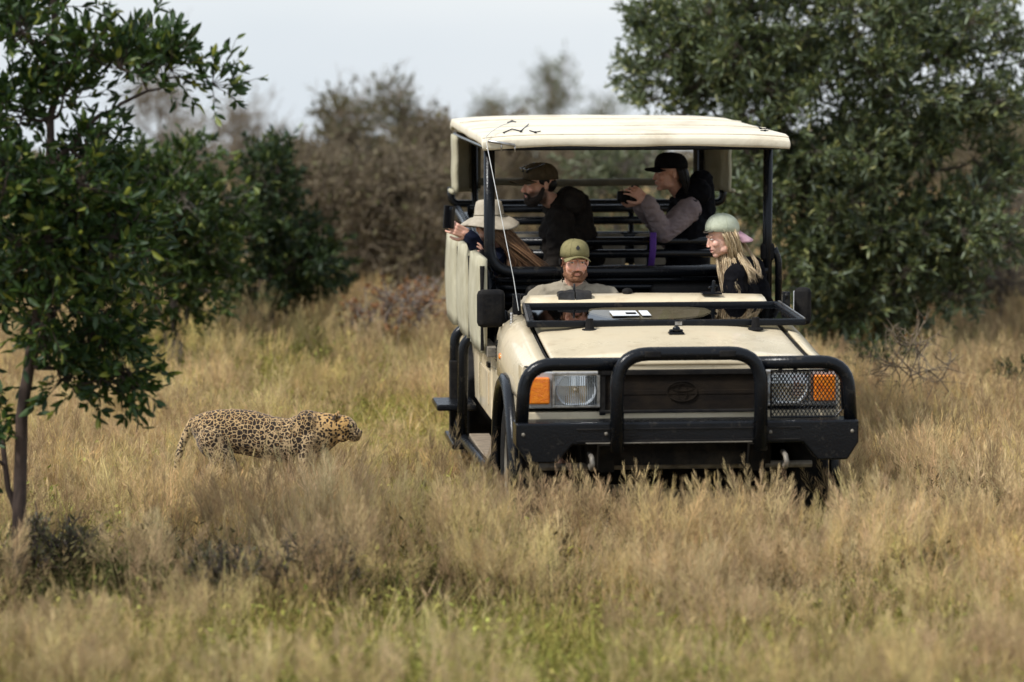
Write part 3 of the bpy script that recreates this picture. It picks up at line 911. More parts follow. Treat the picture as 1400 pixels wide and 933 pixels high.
    tree('shrub', 'small dark shrub in the grass at the far right of the picture', 'shrub', b,
         [[b, wp(1380, 560, d), wp(1378, 520, d)]],
         [bl(1378, 530, d, 32, 24, 0.3, 12), bl(1395, 560, d, 30, 20, 0.3, 6)], LM['bush'], M['bark'], leaf_len=0.04, leaf_w=0.28, twigs=9, per_twig=9, twig_len=0.18, thick=0.018, seed=15)
    # green tree seen through the truck's open back
    d = 30; b = gp(830, d)
    tree('tree', 'pale green leafy tree seen through the open cab below the canopy', 'tree', b,
         [[b, wp(835, 330, d), wp(850, 260, d)]],
         [bl(845, 240, d, 60, 32, 0.5, 22), bl(900, 300, d, 70, 60, 0.6, 26), bl(1000, 300, d, 60, 70, 0.5, 20)], LM['pale'], M['bark_grey'], leaf_len=0.07, leaf_w=0.25, twigs=11, per_twig=12, twig_len=0.28, thick=0.04, seed=16)
    # bare trees beyond, each of its own
    bares = [(215, 60, 44, 34, 'tall bare grey tree rising behind the left bushes', 22), (250, 190, 40, 30, 'short bare twiggy tree behind the rounded left bush', 16),
             (330, 150, 42, 42, 'bare greyish tree with fine twigs between the two left bushes', 20)]
    for i, (px, pt, d, wpx, lab, n) in enumerate(bares):
        b = gp(px, d)
        tree('bare_tree', lab, 'tree', b, [[b, wp(px - 3, 330, d), wp(px + 4, (pt + 330) / 2 + 20, d), wp(px, pt + 30, d)], [wp(px, 330, d), wp(px + wpx * 0.6, 250, d)]],
             [bl(px, (pt + 280) / 2, d, wpx, (280 - pt) / 2, 0.8, n + 26), bl(px, 300, d, wpx * 1.1, 50, 0.6, n)], LM['brown'], M['twig_brown'], per_twig=3 if i else 2, leaf_len=0.045, bare=7, twig_len=0.45, thick=0.045, seed=20 + i,
             group='bare trees beyond the bushes')
    # brown thicket: separate trees
    th = [(470, 150, 36, 55, 'olive', 'brownish olive tree with a pointed crown, leftmost of the thicket behind the grass', 60),
          (545, 125, 38, 52, 'olive', 'tallest brown-green tree of the thicket left of the safari truck', 60),
          (600, 190, 33, 45, 'brown', 'dull brown bush close behind the canopy on the left side of the truck', 52),
          (440, 260, 31.5, 45, 'brown', 'low brown bush standing right of the dark green ragged bush', 44),
          (520, 290, 31, 60, 'brown', 'wide brown bush at the edge of the grass below the thicket', 60),
          (690, 175, 37, 60, 'brown', 'brown tree seen under the front of the canopy', 50),
          (770, 190, 39, 60, 'brown', 'brown tree seen between the bearded man and the camera woman', 50),
          (590, 330, 30.5, 40, 'brown', 'low brown bush half hidden behind the canvas side panels of the truck', 36),
          (395, 215, 40, 40, 'brown', 'grey brown bush rising just right of the dark ragged bush', 40)]
    for i, (px, pt, d, wpx, lm, lab, n) in enumerate(th):
        b = gp(px, d)
        tree('thicket_tree', lab, 'tree', b, [[b, wp(px, 350, d), wp(px - 4, (pt + 350) / 2, d), wp(px + 3, pt + 30, d)], [b, wp(px + 20, 340, d), wp(px + wpx * 0.6, 270, d)]],
             [bl(px, (pt + 240) / 2 + 8, d, wpx * 0.62, max(20, (260 - pt) / 2), 0.9, int(n * 0.6)), bl(px, 285, d, wpx, 60, 1.0, int(n * 0.75)), bl(px, 355, d, wpx * 1.1, 38, 0.9, int(n * 0.5))],
             LM[lm], M['twig_brown'], leaf_len=0.06, leaf_w=0.4, twigs=8, bare=9, per_twig=8, twig_len=0.36, thick=0.05, seed=40 + i, group='trees of the brown thicket')
    # faint far trees above the canopy
    far = [(755, 95, 62, 38, 'pale green tree showing above the middle of the canopy'), (665, 140, 66, 42, 'pale green tree showing above the left corner of the canopy'), (830, 150, 60, 45, 'pale green tree showing above the canopy beside the big tree')]
    for i, (px, pt, d, wpx, lab) in enumerate(far):
        b = gp(px, d)
        tree('distant_tree', lab, 'tree', b, [[b, wp(px, 250, d), wp(px, pt + 20, d)]],
             [bl(px, pt + 18, d, wpx * 0.5, 22, 0.5, 12), bl(px, pt + 60, d, wpx, 32, 1.0, 26), bl(px, 230, d, wpx * 1.5, 50, 1.0, 34)],
             LM['pale'], M['twig_brown'], leaf_len=0.09, leaf_w=0.4, twigs=8, bare=5, per_twig=5, twig_len=0.5, thick=0.06, seed=60 + i, group='distant trees above the canopy')
    # dark brown bushes behind on the right
    rb = [(1300, 290, 31, 60, 'brown'), (1390, 270, 32, 60, 'brown'), (1240, 380, 29, 40, 'brown'), (1350, 360, 28.5, 50, 'brown'), (1395, 200, 36, 40, 'olive')]
    labs = ['dark brown bush in the gap under the right side of the big tree', 'dark brown bush at the right edge behind the big tree', 'small brown bush behind the stems of the big right tree', 'low brown bush right of the big tree at the edge of the open grass', 'tall olive bush at the right edge rising over the brown bushes']
    for i, (px, pt, d, wpx, lm) in enumerate(rb):
        b = gp(px, d)
        tree('dry_bush', labs[i], 'bush', b, [[b, wp(px, 380, d), wp(px + 5, pt + 20, d)]],
             [bl(px, (pt + 400) / 2, d, wpx, (400 - pt) / 2, 0.8, 44), bl(px + 10, 395, d, wpx * 1.1, 25, 0.6, 16)], LM[lm], M['bark'], leaf_len=0.055, twigs=8, bare=6, per_twig=5, twig_len=0.3, thick=0.04, seed=70 + i)
    # dead brush in the grass and bare shrub on the right
    d = 26.5; b = gp(545, d)
    tree('dead_shrub', 'rust brown dead shrub lying in the grass between the leopard and the truck', 'shrub', b, [[b, wp(545, 445, d), wp(530, 420, d)], [b, wp(520, 450, d), wp(495, 425, d)]],
         [bl(565, 425, d, 36, 22, 0.3, 16), bl(515, 435, d, 32, 18, 0.3, 9)], LM['rust'], M['bark_grey'], leaf_len=0.05, leaf_w=0.4, bare=6, per_twig=5, twig_len=0.22, thick=0.02, seed=80)
    d = 22; b = gp(1250, d)
    tree('bare_shrub', 'bare thin-twigged shrub in the grass right of the bull bar', 'shrub', b, [[b, wp(1235, 540, d), wp(1220, 490, d)], [b, wp(1270, 540, d), wp(1300, 480, d)]],
         [bl(1250, 500, d, 55, 40, 0.3, 12)], LM['rust'], M['twig_brown'], leaf_len=0.03, bare=4, per_twig=1, twig_len=0.25, thick=0.012, seed=81)
    # dark weeds in the near grass
    wd = [(55, 770, 15.9, 75, 42, 26, 'dark weedy clump in the grass at the foot of the near left tree'), (425, 790, 15.2, 62, 24, 18, 'brownish weedy clump in the grass below the leopard'),
          (300, 800, 15.0, 40, 20, 10, 'small dark weed clump between the left tree foot and the clump below the leopard')]
    for i, (px, py, d, rx, ry, n, lab) in enumerate(wd):
        b = gp(px, d)
        tree('weed_clump', lab, 'weeds', b, [[b, wp(px - 6, py + 10, d), wp(px - 8, py - ry * 0.5, d)], [b, wp(px + rx * 0.5, py + 5, d)]],
             [bl(px, py, d, rx, ry, 0.28, n)], LM['olive'] if i != 3 else LM['pale'], M['bark'], leaf_len=0.034, leaf_w=0.3, bare=7, per_twig=7, twig_len=0.15, thick=0.008, up=0.9, seed=90 + i)
    # the wood that closes the view
    rs = np.random.RandomState(3)
    n = 190000
    yy = 50 + rs.rand(n) ** 1.4 * 47; xx = (rs.rand(n) * 2 - 1) * (0.40 * yy + 8)
    gz = np.array([ground_z(a, b_) for a, b_ in zip(xx, yy)])
    # height of the mass: lower on the left where the sky comes down
    hh = 0.45 + 0.5 * vnoise(xx, yy, 0.35) + 0.35 * vnoise(xx, yy, 1.3) + 0.9 * smooth01(2, 8, xx) + 0.5 * smooth01(-8, -14, xx) * 0
    zz = gz + rs.rand(n) ** 0.75 * hh
    dirs = rs.randn(n, 3); dirs /= np.linalg.norm(dirs, axis=1)[:, None]
    me = leaf_mesh('far_thicket', np.stack([xx, yy, zz], 1), dirs, 0.11 + 0.09 * rs.rand(n), 0.5, rs.rand(n), LM['brown'])
    o = bpy.data.objects.new('far_thicket', me); COL.objects.link(o)
    tag(o, 'brown bush far off closing the view behind the trees', 'bushes', kind='stuff')


build_trees()
#--TRUCK--

# ================================================================== SAFARI TRUCK (its own space: x to its left as seen from the front, y back, z up)
def Lp(px, py, y):
    p = L(px, py, y); return (p.x, p.y, p.z)


def bz(y):          # height of the bonnet along the truck
    return 1.105 + 0.135 * smooth01(0.25, 1.9, y) ** 0.8 if y > 0.27 else 1.105 - (0.27 - y) * 0.55


def build_truck():
    T = empty('safari_truck', TRUCK_O, TRUCK_R, 'cream open game viewing truck with canvas canopy and black bull bar', 'truck')

    # --- bonnet
    mb = MB(); ysb = [0.215, 0.23, 0.26, 0.31, 0.4, 0.6, 0.9, 1.2, 1.5, 1.72]
    xs = [-0.70, -0.69, -0.62, -0.52, -0.46, -0.25, 0, 0.25, 0.46, 0.52, 0.62, 0.69, 0.70]
    rings = []
    for y in ysb:
        r_ = []
        for x in xs:
            z = float(bz(y)) + (0.014 if abs(x) < 0.47 else 0.0) - 0.018 * (x / 0.7) ** 2 - (0.02 if abs(x) > 0.695 else 0)
            if y < 0.22: z -= 0.035
            r_.append((x, y + 0.03 * (x / 0.7) ** 2 * (1 if y < 0.4 else 0), z))
        rings.append(r_)
    mb.loft(rings, cap=False, closed=False)
    o = mb.build('bonnet', M['paint'], T, smooth=True)
    so = o.modifiers.new('s', 'SOLIDIFY'); so.thickness = 0.02; so.offset = -1
    ss = o.modifiers.new('ss', 'SUBSURF'); ss.levels = 1; ss.render_levels = 1
    # black rubber line of the bonnet gap
    for s in (-1, 1):
        mb = MB(); mb.tube([(s * 0.712, y + (0.03 if y < 0.4 else 0), float(bz(y)) - 0.042) for y in ysb], 0.009, 6)
        mb.build('bonnet_gap', M['blackmatt'], T)
    # latch and rubber feet on the bonnet
    p = L(925, 459, 0.78)
    mb = MB(); mb.box((p.x, 0.80, bz(0.8) + 0.018), (0.085, 0.06, 0.012)); mb.ell((p.x, 0.79, bz(0.8) + 0.04), (0.022, 0.018, 0.02)); mb.cap((p.x - 0.03, 0.8, bz(0.8) + 0.03), (p.x + 0.03, 0.8, bz(0.8) + 0.03), 0.01, 0.01)
    mb.build('bonnet_latch', M['black'], T, bevel=0.003)
    for px in (806, 1033):
        p = L(px, 455, 0.98)
        mb = MB(); z0 = bz(0.98) - 0.005
        mb.tube([(p.x, 0.98, z0), (p.x, 0.98, z0 + 0.012), (p.x, 0.98, z0 + 0.014), (p.x, 0.98, z0 + 0.07)], [0.045, 0.042, 0.026, 0.020], 12)
        mb.build('rubber_foot', M['blackmatt'], T, smooth=False)

    # --- fenders
    wy, wz, wr = 0.97, 0.40, 0.50            # front wheel arch
    for s in (-1, 1):
        mb = MB()
        # top surface
        rings = []
        for y in [0.235, 0.26, 0.32, 0.5, 0.8, 1.1, 1.4, 1.62]:
            z = float(bz(y)) - 0.03
            drop = 0.06 if y < 0.25 else 0
            prof = [(0.725, z - drop), (0.775, z - 0.012 - drop), (0.825, z - 0.05 - drop), (0.858, z - 0.115), (0.868, z - 0.20), (0.868, 0.86)]
            if y < 0.3: prof = [(min(a, 0.862), b) for a, b in prof]
            rings.append([(s * a, y + (0.02 if a > 0.8 and y < 0.3 else 0), b) for a, b in prof])
        mb.loft(rings, cap=False, closed=False)
        o = mb.build('fender', M['paint'], T, smooth=True)
        so = o.modifiers.new('s', 'SOLIDIFY'); so.thickness = 0.012; so.offset = 0
        # fender side with the arch cut out
        arc = [(wy + wr * math.cos(a), wz + wr * math.sin(a)) for a in [R(k) for k in range(0, 181, 12)]]
        arc = [(y, z) for y, z in arc]
        poly = [(0.25, 0.88)] + [(1.62, 0.88), (1.62, 0.42)] + [(y, z) for y, z in arc] + [(0.25, 0.42)] if False else [(0.28, 0.60), (0.28, 0.885), (1.62, 0.885), (1.62, 0.50), (1.46, 0.50)] + [(y, min(z, 0.872)) for y, z in arc[1:-1]] + [(0.46, 0.60)]
        mb = MB(); mb.prism(poly, 0, s * 0.855, s * 0.866)
        mb.build('fender_side', M['paint'], T)
        # black flare
        mb = MB(); rings = []
        for a in [R(k) for k in range(-12, 187, 9)]:
            c, sn = math.cos(a), math.sin(a)
            ring = []
            for (rr, x) in ((wr - 0.015, 0.86), (wr + 0.045, 0.862), (wr + 0.035, 0.90), (wr + 0.0, 0.922), (wr - 0.03, 0.915)):
                zz = wz + rr * sn
                ring.append((s * x, wy + rr * c, min(zz, 0.93)))
            rings.append(ring)
        mb.loft(rings)
        mb.build('wheel_arch_flare', M['black'], T, smooth=True)
        # inner arch
        mb = MB(); mb.prism([(0.36, 0.45)] + [(wy - 0.56 * math.cos(R(k)), min(0.9, wz + 0.56 * math.sin(R(k)))) for k in range(0, 181, 15)] + [(1.6, 0.45)], 0, s * 0.50, s * 0.52)
        mb.build('inner_arch', M['underside'], T)

    # --- front panel
    mb = MB()
    mb.box2((-0.86, 0.225, 0.735), (0.86, 0.30, 0.803))                     # strip below the lamps
    mb.box2((-0.70, 0.232, 1.015), (0.70, 0.262, 1.075))                    # strip above
    mb.box2((-0.865, 0.235, 0.735), (-0.848, 0.42, 1.05)); mb.box2((0.848, 0.235, 0.735), (0.865, 0.42, 1.05))
    mb.box2((-0.86, 0.235, 1.02), (-0.69, 0.33, 1.035)); mb.box2((0.69, 0.235, 1.02), (0.86, 0.33, 1.035))
    mb.build('front_panel', M['paint'], T, bevel=0.006)
    mb = MB(); mb.box2((-0.84, 0.31, 0.70), (0.84, 0.36, 1.04)); mb.build('front_backing', M['underside'], T)

    # --- grille
    g0 = L(848, 500, 0.2); g1 = L(1040, 570, 0.2)
    mb = MB()
    mb.box2((-0.435, 0.215, 0.81), (0.435, 0.25, 1.02)); mb.build('grille', M['grille'], T)
    gr = mb
    root_g = [c for c in T.children if c.name.startswith('grille')][0]
    mb = MB()
    for z in (0.905,):
        mb.box2((-0.40, 0.2125, z - 0.012), (0.40, 0.2165, z + 0.012))
    mb.build('grille_bar', M['grille'], root_g, bevel=0.003)
    # round emblem under the mesh
    mb = MB()
    def ring(cx, cz, rx, rz, t, y=0.212):
        mb.tube([(cx + rx * math.cos(a), y, cz + rz * math.sin(a)) for a in [2 * PI * k / 28 for k in range(29)]], t, 6)
    ring(0.0, 0.91, 0.082, 0.054, 0.0030, 0.2105); ring(0.0, 0.91, 0.026, 0.048, 0.002, 0.2105); ring(0.0, 0.93, 0.058, 0.020, 0.002, 0.2105)
    mb.build('emblem', M['grille'], root_g)
    mb = MB()
    for a, b in (((-0.445, 0.20, 0.795), (0.445, 0.232, 0.812)), ((-0.445, 0.20, 1.0), (0.445, 0.232, 1.028)), ((-0.447, 0.205, 0.785), (-0.415, 0.232, 1.02)), ((0.415, 0.205, 0.785), (0.447, 0.232, 1.02))):
        mb.box2(a, b)
    mb.build('grille_surround', M['blackmatt'], root_g, bevel=0.004)

    # --- headlights
    for s in (-1, 1):
        h = empty('headlight', (s * 0.65, 0.20, 0.922), 0); h.parent = T; h.scale = (1, 1, 0.88)
        mb = MB(); mb.box2((-0.20, 0.02, -0.112), (0.20, 0.10, 0.112)); hb = mb.build('lamp_housing', pmat('lamp_grey', (0.5, 0.51, 0.52), (0.38, 0.39, 0.4), 20, 0.35, metal=0.3) if s < 0 else bpy.data.materials['lamp_grey'], h, bevel=0.008)
        # bezel round the lamp
        cx = -s * 0.075
        mb = MB()
        mb.box2((cx - 0.13, 0.0, 0.088), (cx + 0.13, 0.03, 0.108)); mb.box2((cx - 0.13, 0.0, -0.108), (cx + 0.13, 0.03, -0.088))
        mb.box2((cx - 0.13, 0.0, -0.09), (cx - 0.112, 0.03, 0.09)); mb.box2((cx + 0.112, 0.0, -0.09), (cx + 0.13, 0.03, 0.09))
        mb.build('bezel', M['chrome'], h, bevel=0.004)
        # dish
        mb = MB(); rings = []
        for r_, y in ((0.104, 0.002), (0.102, 0.018), (0.085, 0.045), (0.055, 0.062), (0.025, 0.07), (0.008, 0.072)):
            rings.append([(cx + r_ * math.cos(a) * 1.04, y - 0.01, min(0.088, max(-0.088, r_ * math.sin(a)))) for a in [2 * PI * k / 32 for k in range(32)]])
        mb.loft(rings, cap=False); mb.build('reflector', M['reflector'], h, smooth=True)
        mb = MB(); mb.tube([(cx, -0.004, 0), (cx, 0.01, 0), (cx, 0.03, 0), (cx, 0.055, 0)], [0.010, 0.018, 0.018, 0.012], 12); mb.build('bulb', M['chrome'], h, smooth=True)
        # ribbed front glass
        mb = MB(); n = 44
        ring0 = []
        for k in range(n + 1):
            x = -0.112 + 0.224 * k / n
            yy = -0.014 + (0.004 if k % 2 else 0) + 0.012 * (x / 0.11) ** 2
            ring0.append([(cx + x, yy, -0.09), (cx + x, yy - 0.006, -0.03), (cx + x, yy - 0.006, 0.03), (cx + x, yy, 0.09)])
        mb.loft(ring0, cap=False, closed=False); mb.build('lamp_glass', M['lens'], h)
        # indicator
        mb = MB(); ix = s * 0.125
        mb.box((ix, 0.004, 0.0), (0.118, 0.045, 0.165)); mb.build('indicator', M['amber'], h, bevel=0.012)

    # --- bumper
    mb = MB()
    yb = 0.0
    prof = [(-0.92, 0.655), (-0.92, 0.775), (0.92, 0.775), (0.92, 0.655), (0.86, 0.56), (0.70, 0.56), (0.62, 0.655), (-0.62, 0.655), (-0.70, 0.56), (-0.86, 0.56)]
    mb.prism(prof, 1, -0.03, 0.16)
    bump = mb.build('bumper', M['black'], T, bevel=0.012)
    for z in (0.735, 0.672):
        mb = MB(); mb.box2((-0.60, -0.036, z), (0.60, -0.029, z + 0.008)); mb.build('bumper_fold', M['blackmatt'], bump, bevel=0.002)
    mb = MB(); mb.box2((-0.55, -0.045, 0.664), (0.34, -0.031, 0.669)); mb.build('bumper_lip', M['sill'], bump)
    for x in (-0.52, 0.52):
        mb = MB(); mb.tube([(x, 0.05, 0.60), (x, -0.05, 0.59), (x, -0.08, 0.56), (x, -0.05, 0.53), (x, 0.02, 0.54)], 0.014, 8); mb.build('tow_hook', M['sill'], bump, smooth=True)
    for x in (-0.90, -0.45, 0.45, 0.90):
        mb = MB(); mb.ell((x * 0.98, -0.032, 0.715), (0.010, 0.006, 0.010), n=8, m=5); mb.build('bolt', M['sill'], bump)
    mb = MB(); mb.tube([(-0.75, 0.42, 0.48), (0.75, 0.42, 0.48)], 0.02, 8); mb.build('steering_rod', M['sill'], T)
    # lower works
    mb = MB(); mb.box2((-0.50, 0.30, 0.50), (0.50, 0.9, 0.66)); mb.tube([(-0.8, wy, 0.36), (-0.15, wy, 0.36), (0.2, wy, 0.38), (0.8, wy, 0.36)], [0.05, 0.06, 0.13, 0.05], 10)
    mb.box2((-0.45, 0.18, 0.48), (-0.37, 4.8, 0.62)); mb.box2((0.37, 0.18, 0.48), (0.45, 4.8, 0.62)); mb.box2((-0.76, 1.5, 0.50), (0.76, 4.85, 0.62))
    mb.tube([(-0.8, 4.1, 0.38), (0.8, 4.1, 0.38)], 0.055, 10)
    mb.build('chassis', M['underside'], T)

    # --- bull bar
    bar = empty('bull_bar', (0, 0, 0.775)); bar.parent = T
    def bt(pts, r=0.036, rad=0.12, name='tube', mat='black', par=bar, n=14):
        m_ = MB(); m_.tube([Vector(q) - Vector((0, 0, 0.775)) for q in fillet(pts, rad, 7)], r, n); return m_.build(name, M[mat], par, smooth=True)
    for s in (-1, 1):
        bt([(s * 0.36, 0.0, 1.082), (s * 0.865, 0.03, 1.082), (s * 0.885, 0.03, 0.77)], rad=0.17)
    bt([(-0.385, -0.045, 0.62), (-0.385, -0.045, 1.14), (0.385, -0.045, 1.14), (0.385, -0.045, 0.62)], r=0.037, rad=0.17)
    for x in (-0.2, 0.2):
        mb = MB(); mb.box((x, -0.045, 1.140 - 0.775), (0.09, 0.076, 0.035)); mb.build('rubber_pad', M['blackmatt'], bar, bevel=0.006)
    for x in (-0.80, -0.47, 0.50, 0.58, 0.75, 0.82):
        mb = MB(); mb.box((x, 0.02, 1.045 - 0.775), (0.02, 0.02, 0.04)); mb.build('bracket', M['black'], bar)
    # mesh guard on the left lamp of the truck
    mb = MB(); x0, x1, z0, z1 = 0.455, 0.842, 0.785, 1.035; Y = 0.045; st = 0.034
    def clipline(a, b):
        mb.tube([a, b], 0.0026, 4)
    k = -20
    segs = []
    for sgn in (1, -1):
        for k in range(-30, 60):
            c0 = x0 + k * st * 0.62
            # line z = z0 + sgn*1.45*(x-c0)
            pts = []
            xa, xb = x0, x1
            za = lambda x: (z0 if sgn > 0 else z1) + sgn * 1.5 * (x - c0)
            lo = (z0 - (z0 if sgn > 0 else z1)) / (sgn * 1.5) + c0; hi = (z1 - (z0 if sgn > 0 else z1)) / (sgn * 1.5) + c0
            a, b_ = max(xa, min(lo, hi)), min(xb, max(lo, hi))
            if b_ - a > 0.01: segs.append(((a, Y, za(a) - 0.775), (b_, Y, za(b_) - 0.775)))
    for a, b_ in segs: clipline(a, b_)
    mb.build('mesh_guard', M['black'], bar)
    mb = MB(); mb.tube([(x0, Y, z0 - .775), (x1 - 0.04, Y, z0 - .775), (x1, Y, z0 - .735), (x1 - 0.01, Y, z1 - .81), (x1 - 0.05, Y, z1 - .775), (x0, Y, z1 - .775), (x0, Y, z0 - .775)], 0.006, 6)
    mb.build('guard_frame', M['black'], bar)

    # --- wheels
    def wheel(x, y):
        h = empty('wheel', (x, y, 0.40)); h.parent = T
        s = 1 if x > 0 else -1
        mb = MB(); rings = []
        for dx, r_ in ((-0.10, 0.25), (-0.115, 0.30), (-0.11, 0.36), (-0.095, 0.392), (-0.05, 0.402), (0, 0.404), (0.05, 0.402), (0.095, 0.392), (0.11, 0.36), (0.115, 0.30), (0.10, 0.25)):
            rings.append([(dx, r_ * math.cos(a) * (1 + (0.012 if (k % 2 and r_ > 0.38) else 0)), r_ * math.sin(a) * (1 + (0.012 if (k % 2 and r_ > 0.38) else 0))) for k, a in enumerate([2 * PI * k / 60 for k in range(60)])])
        mb.loft(rings, cap=False); mb.build('tyre', M['blackmatt'], h, smooth=True)
        mb = MB(); rings = []
        for dx, r_ in ((s * 0.10, 0.255), (s * 0.09, 0.24), (s * 0.04, 0.22), (s * 0.03, 0.15), (s * 0.05, 0.10), (s * 0.09, 0.08), (s * 0.10, 0.01)):
            rings.append([(dx, r_ * math.cos(a), r_ * math.sin(a)) for a in [2 * PI * k / 32 for k in range(32)]])
        mb.loft(rings, cap=False); mb.build('rim', M['sill'], h, smooth=True)
    for x in (-0.77, 0.77):
        wheel(x, wy); wheel(x, 4.05)

    # --- cowl and dashboard
    mb = MB(); rings = []
    for y, z in ((1.72, 1.225), (1.76, 1.262), (1.84, 1.290), (1.95, 1.300), (2.03, 1.292), (2.06, 1.26), (2.06, 1.10)):
        rings.append([(x, y, z - (0.05 if (x < -0.66 or x > 0.74) else 0) - 0.012 * (x / .7) ** 2) for x in (-0.70, -0.68, -0.65, -0.4, 0, 0.4, 0.68, 0.73, 0.76)])
    mb.loft(rings, cap=False, closed=False)
    o = mb.build('dashboard', M['paint'], T, smooth=True); so = o.modifiers.new('s', 'SOLIDIFY'); so.thickness = 0.015
    mb = MB(); mb.box2((-0.79, 1.64, 0.62), (0.79, 1.70, 1.19)); mb.build('firewall', M['underside'], T)
    p = L(857, 400, 1.95); mb = MB(); mb.ell((p.x, 1.93, 1.31), (0.032, 0.025, 0.022)); mb.tube([(p.x, 1.93, 1.29), (p.x, 1.93, 1.31)], 0.025, 10)
    mb.build('dashboard_knob', M['blackmatt'], T, smooth=True)
    for px in (975,):
        p = L(px, 405, 1.85); mb = MB(); mb.box((p.x - 0.01, 1.86, 1.303), (0.115, 0.09, 0.012)); mb.cap((p.x, 1.86, 1.31), (p.x + 0.004, 1.86, 1.37), 0.014, 0.010); mb.cap((p.x - 0.02, 1.86, 1.335), (p.x + 0.02, 1.86, 1.345), 0.008, 0.008)
        mb.build('windscreen_clamp', M['black'], T, bevel=0.002)

    # --- windscreen folded flat on the bonnet
    ws = empty('windscreen', (0.035, 1.05, 1.203)); ws.parent = T
    def wpnt(x, t, dz=0):     # t 0 front .. 1 back
        return (x, 0.62 * t, 0.045 * t + dz)
    mb = MB(); wf, wb = 0.79, 0.755
    def bar_(a, b, w_, h_):
        a = Vector(a); b = Vector(b); d = b - a; ang = math.atan2(d.y, d.x)
        el = math.atan2(d.z, math.hypot(d.x, d.y))
        mb.box((a + b) / 2, (d.length, w_, h_), (0, -el, ang))
    bar_(wpnt(-wf, 0), wpnt(wf, 0), 0.055, 0.036); bar_(wpnt(-wb, 1), wpnt(wb, 1), 0.05, 0.038)
    bar_(wpnt(-wf + 0.02, 0.0, 0.001), wpnt(-wb + 0.02, 1.0, 0.001), 0.045, 0.034); bar_(wpnt(wf - 0.02, 0.0, 0.001), wpnt(wb - 0.02, 1.0, 0.001), 0.045, 0.034)
    mb.build('frame', M['black'], ws, bevel=0.006)
    for s in (-1, 1):
        mb = MB(); bar_(wpnt(s * (wf - 0.005), 0.0, 0.020), wpnt(s * (wb - 0.005), 1.0, 0.020), 0.012, 0.006)
        mb.build('edge_trim', M['chrome'], ws)
    mb = MB(); mb.add([wpnt(-wf + 0.04, 0.04), wpnt(wf - 0.04, 0.04), wpnt(wb - 0.04, 0.96), wpnt(-wb + 0.04, 0.96)], [(0, 1, 2, 3)])
    gl = mb.build('glass_pane', M['glass'], ws); so = gl.modifiers.new('s', 'SOLIDIFY'); so.thickness = 0.005
    for a_, b_ in ((833, 869), (873, 885)):  # white sheets standing in for bright reflections in the glass
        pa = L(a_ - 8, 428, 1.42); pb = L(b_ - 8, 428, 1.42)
        mb = MB(); mb.box(((pa.x + pb.x) / 2, 0.30, 0.030), (pb.x - pa.x, 0.17, 0.003), (0.072, 0, 0)); mb.build('white_reflection', M['white'], ws)
    mb = MB(); mb.box(((L(851, 428, 1.42)).x, 0.27, 0.034), (0.06, 0.04, 0.002), (0.072, 0, 0)); mb.build('reflection_mark', M['black'], ws)  # small dark box laid on the painted reflection
    for s in (-1, 1):
        mb = MB(); mb.box((s * 0.79, 0.62, 0.06), (0.045, 0.05, 0.12)); mb.cap((s * 0.79, 0.6, 0.10), (s * 0.76, 0.66, -0.05), 0.014, 0.014); mb.build('hinge', M['black'], ws, bevel=0.004)
    p = L(918, 441, 1.05); mb = MB(); mb.box((p.x, -0.03, 0.0), (0.04, 0.01, 0.02)); mb.build('catch', M['chrome'], ws)

    # --- cab sides and rear body
    for s in (-1, 1):
        mb = MB()
        mb.prism([(1.63, 0.50), (1.63, 1.14), (1.80, 1.16), (2.35, 0.93), (2.35, 0.50)], 0, s * 0.80, s * 0.835)
        mb.build('cab_side', M['paint'], T, bevel=0.010)
        mb = MB(); mb.prism([(2.36, 0.50), (2.36, 0.925), (3.22, 0.925), (3.30, 0.60), (3.28, 0.50)], 0, s * 0.805, s * 0.842)
        d_ = mb.build('side_door', M['paint'], T, bevel=0.012)
        mb = MB(); mb.box((s * 0.85, 2.45, 0.83), (0.02, 0.10, 0.03)); mb.build('door_handle', M['black'], d_, bevel=0.004)
        mb = MB(); a = [(4.05 + 0.47 * math.cos(R(k)), 0.42 + 0.47 * math.sin(R(k))) for k in range(0, 181, 15)]
        mb.prism([(4.85, 0.5), (4.85, 0.925), (3.34, 0.925), (3.34, 0.5), (3.57, 0.5)] + [(y, max(z, 0.5)) for y, z in a[::-1][1:-1]] + [(4.53, 0.5)], 0, s * 0.80, s * 0.838)
        mb.build('rear_side', M['paint'], T, bevel=0.010)
        # raised panel pressings
        mb = MB()
        mb.prism([(1.72, 0.60), (1.72, 0.84), (2.26, 0.84), (2.26, 0.60)], 0, s * 0.836, s * 0.842)
        mb.prism([(2.50, 0.58), (2.50, 0.78), (3.10, 0.78), (3.10, 0.58)], 0, s * 0.843, s * 0.850)
        mb.build('side_pressing', M['paint'], T, bevel=0.003)
        # louvre
        lv = empty('louvre', (s * 0.84, 1.88, 0.965)); lv.parent = T
        mb = MB(); mb.box((0, 0, 0), (0.012, 0.11, 0.13)); mb.build('louvre_plate', M['blackmatt'], lv)
        for k in range(6):
            mb = MB(); mb.box((s * 0.010, 0, -0.05 + k * 0.02), (0.012, 0.10, 0.008), (0, s * 0.5, 0)); mb.build('slat', M['black'], lv)
        # weathered rail
        mb = MB(); mb.prism([(1.95, 0.925), (1.95, 0.985), (4.72, 0.985), (4.72, 0.925)], 0, s * 0.838, s * 0.90)
        mb.build('side_rail', M['sill'], T, bevel=0.004)
        for y in (2.1, 2.7, 3.3, 3.9, 4.5):
            mb = MB(); mb.ell((s * 0.905, y, 0.955), 0.012, n=8, m=5); mb.build('rail_bolt', M['chrome'], T)
        # fender indicator
        mb = MB(); mb.ell((s * 0.872, 1.42, 0.985), (0.012, 0.035, 0.02)); mb.build('side_indicator', M['amber'], T, smooth=True)
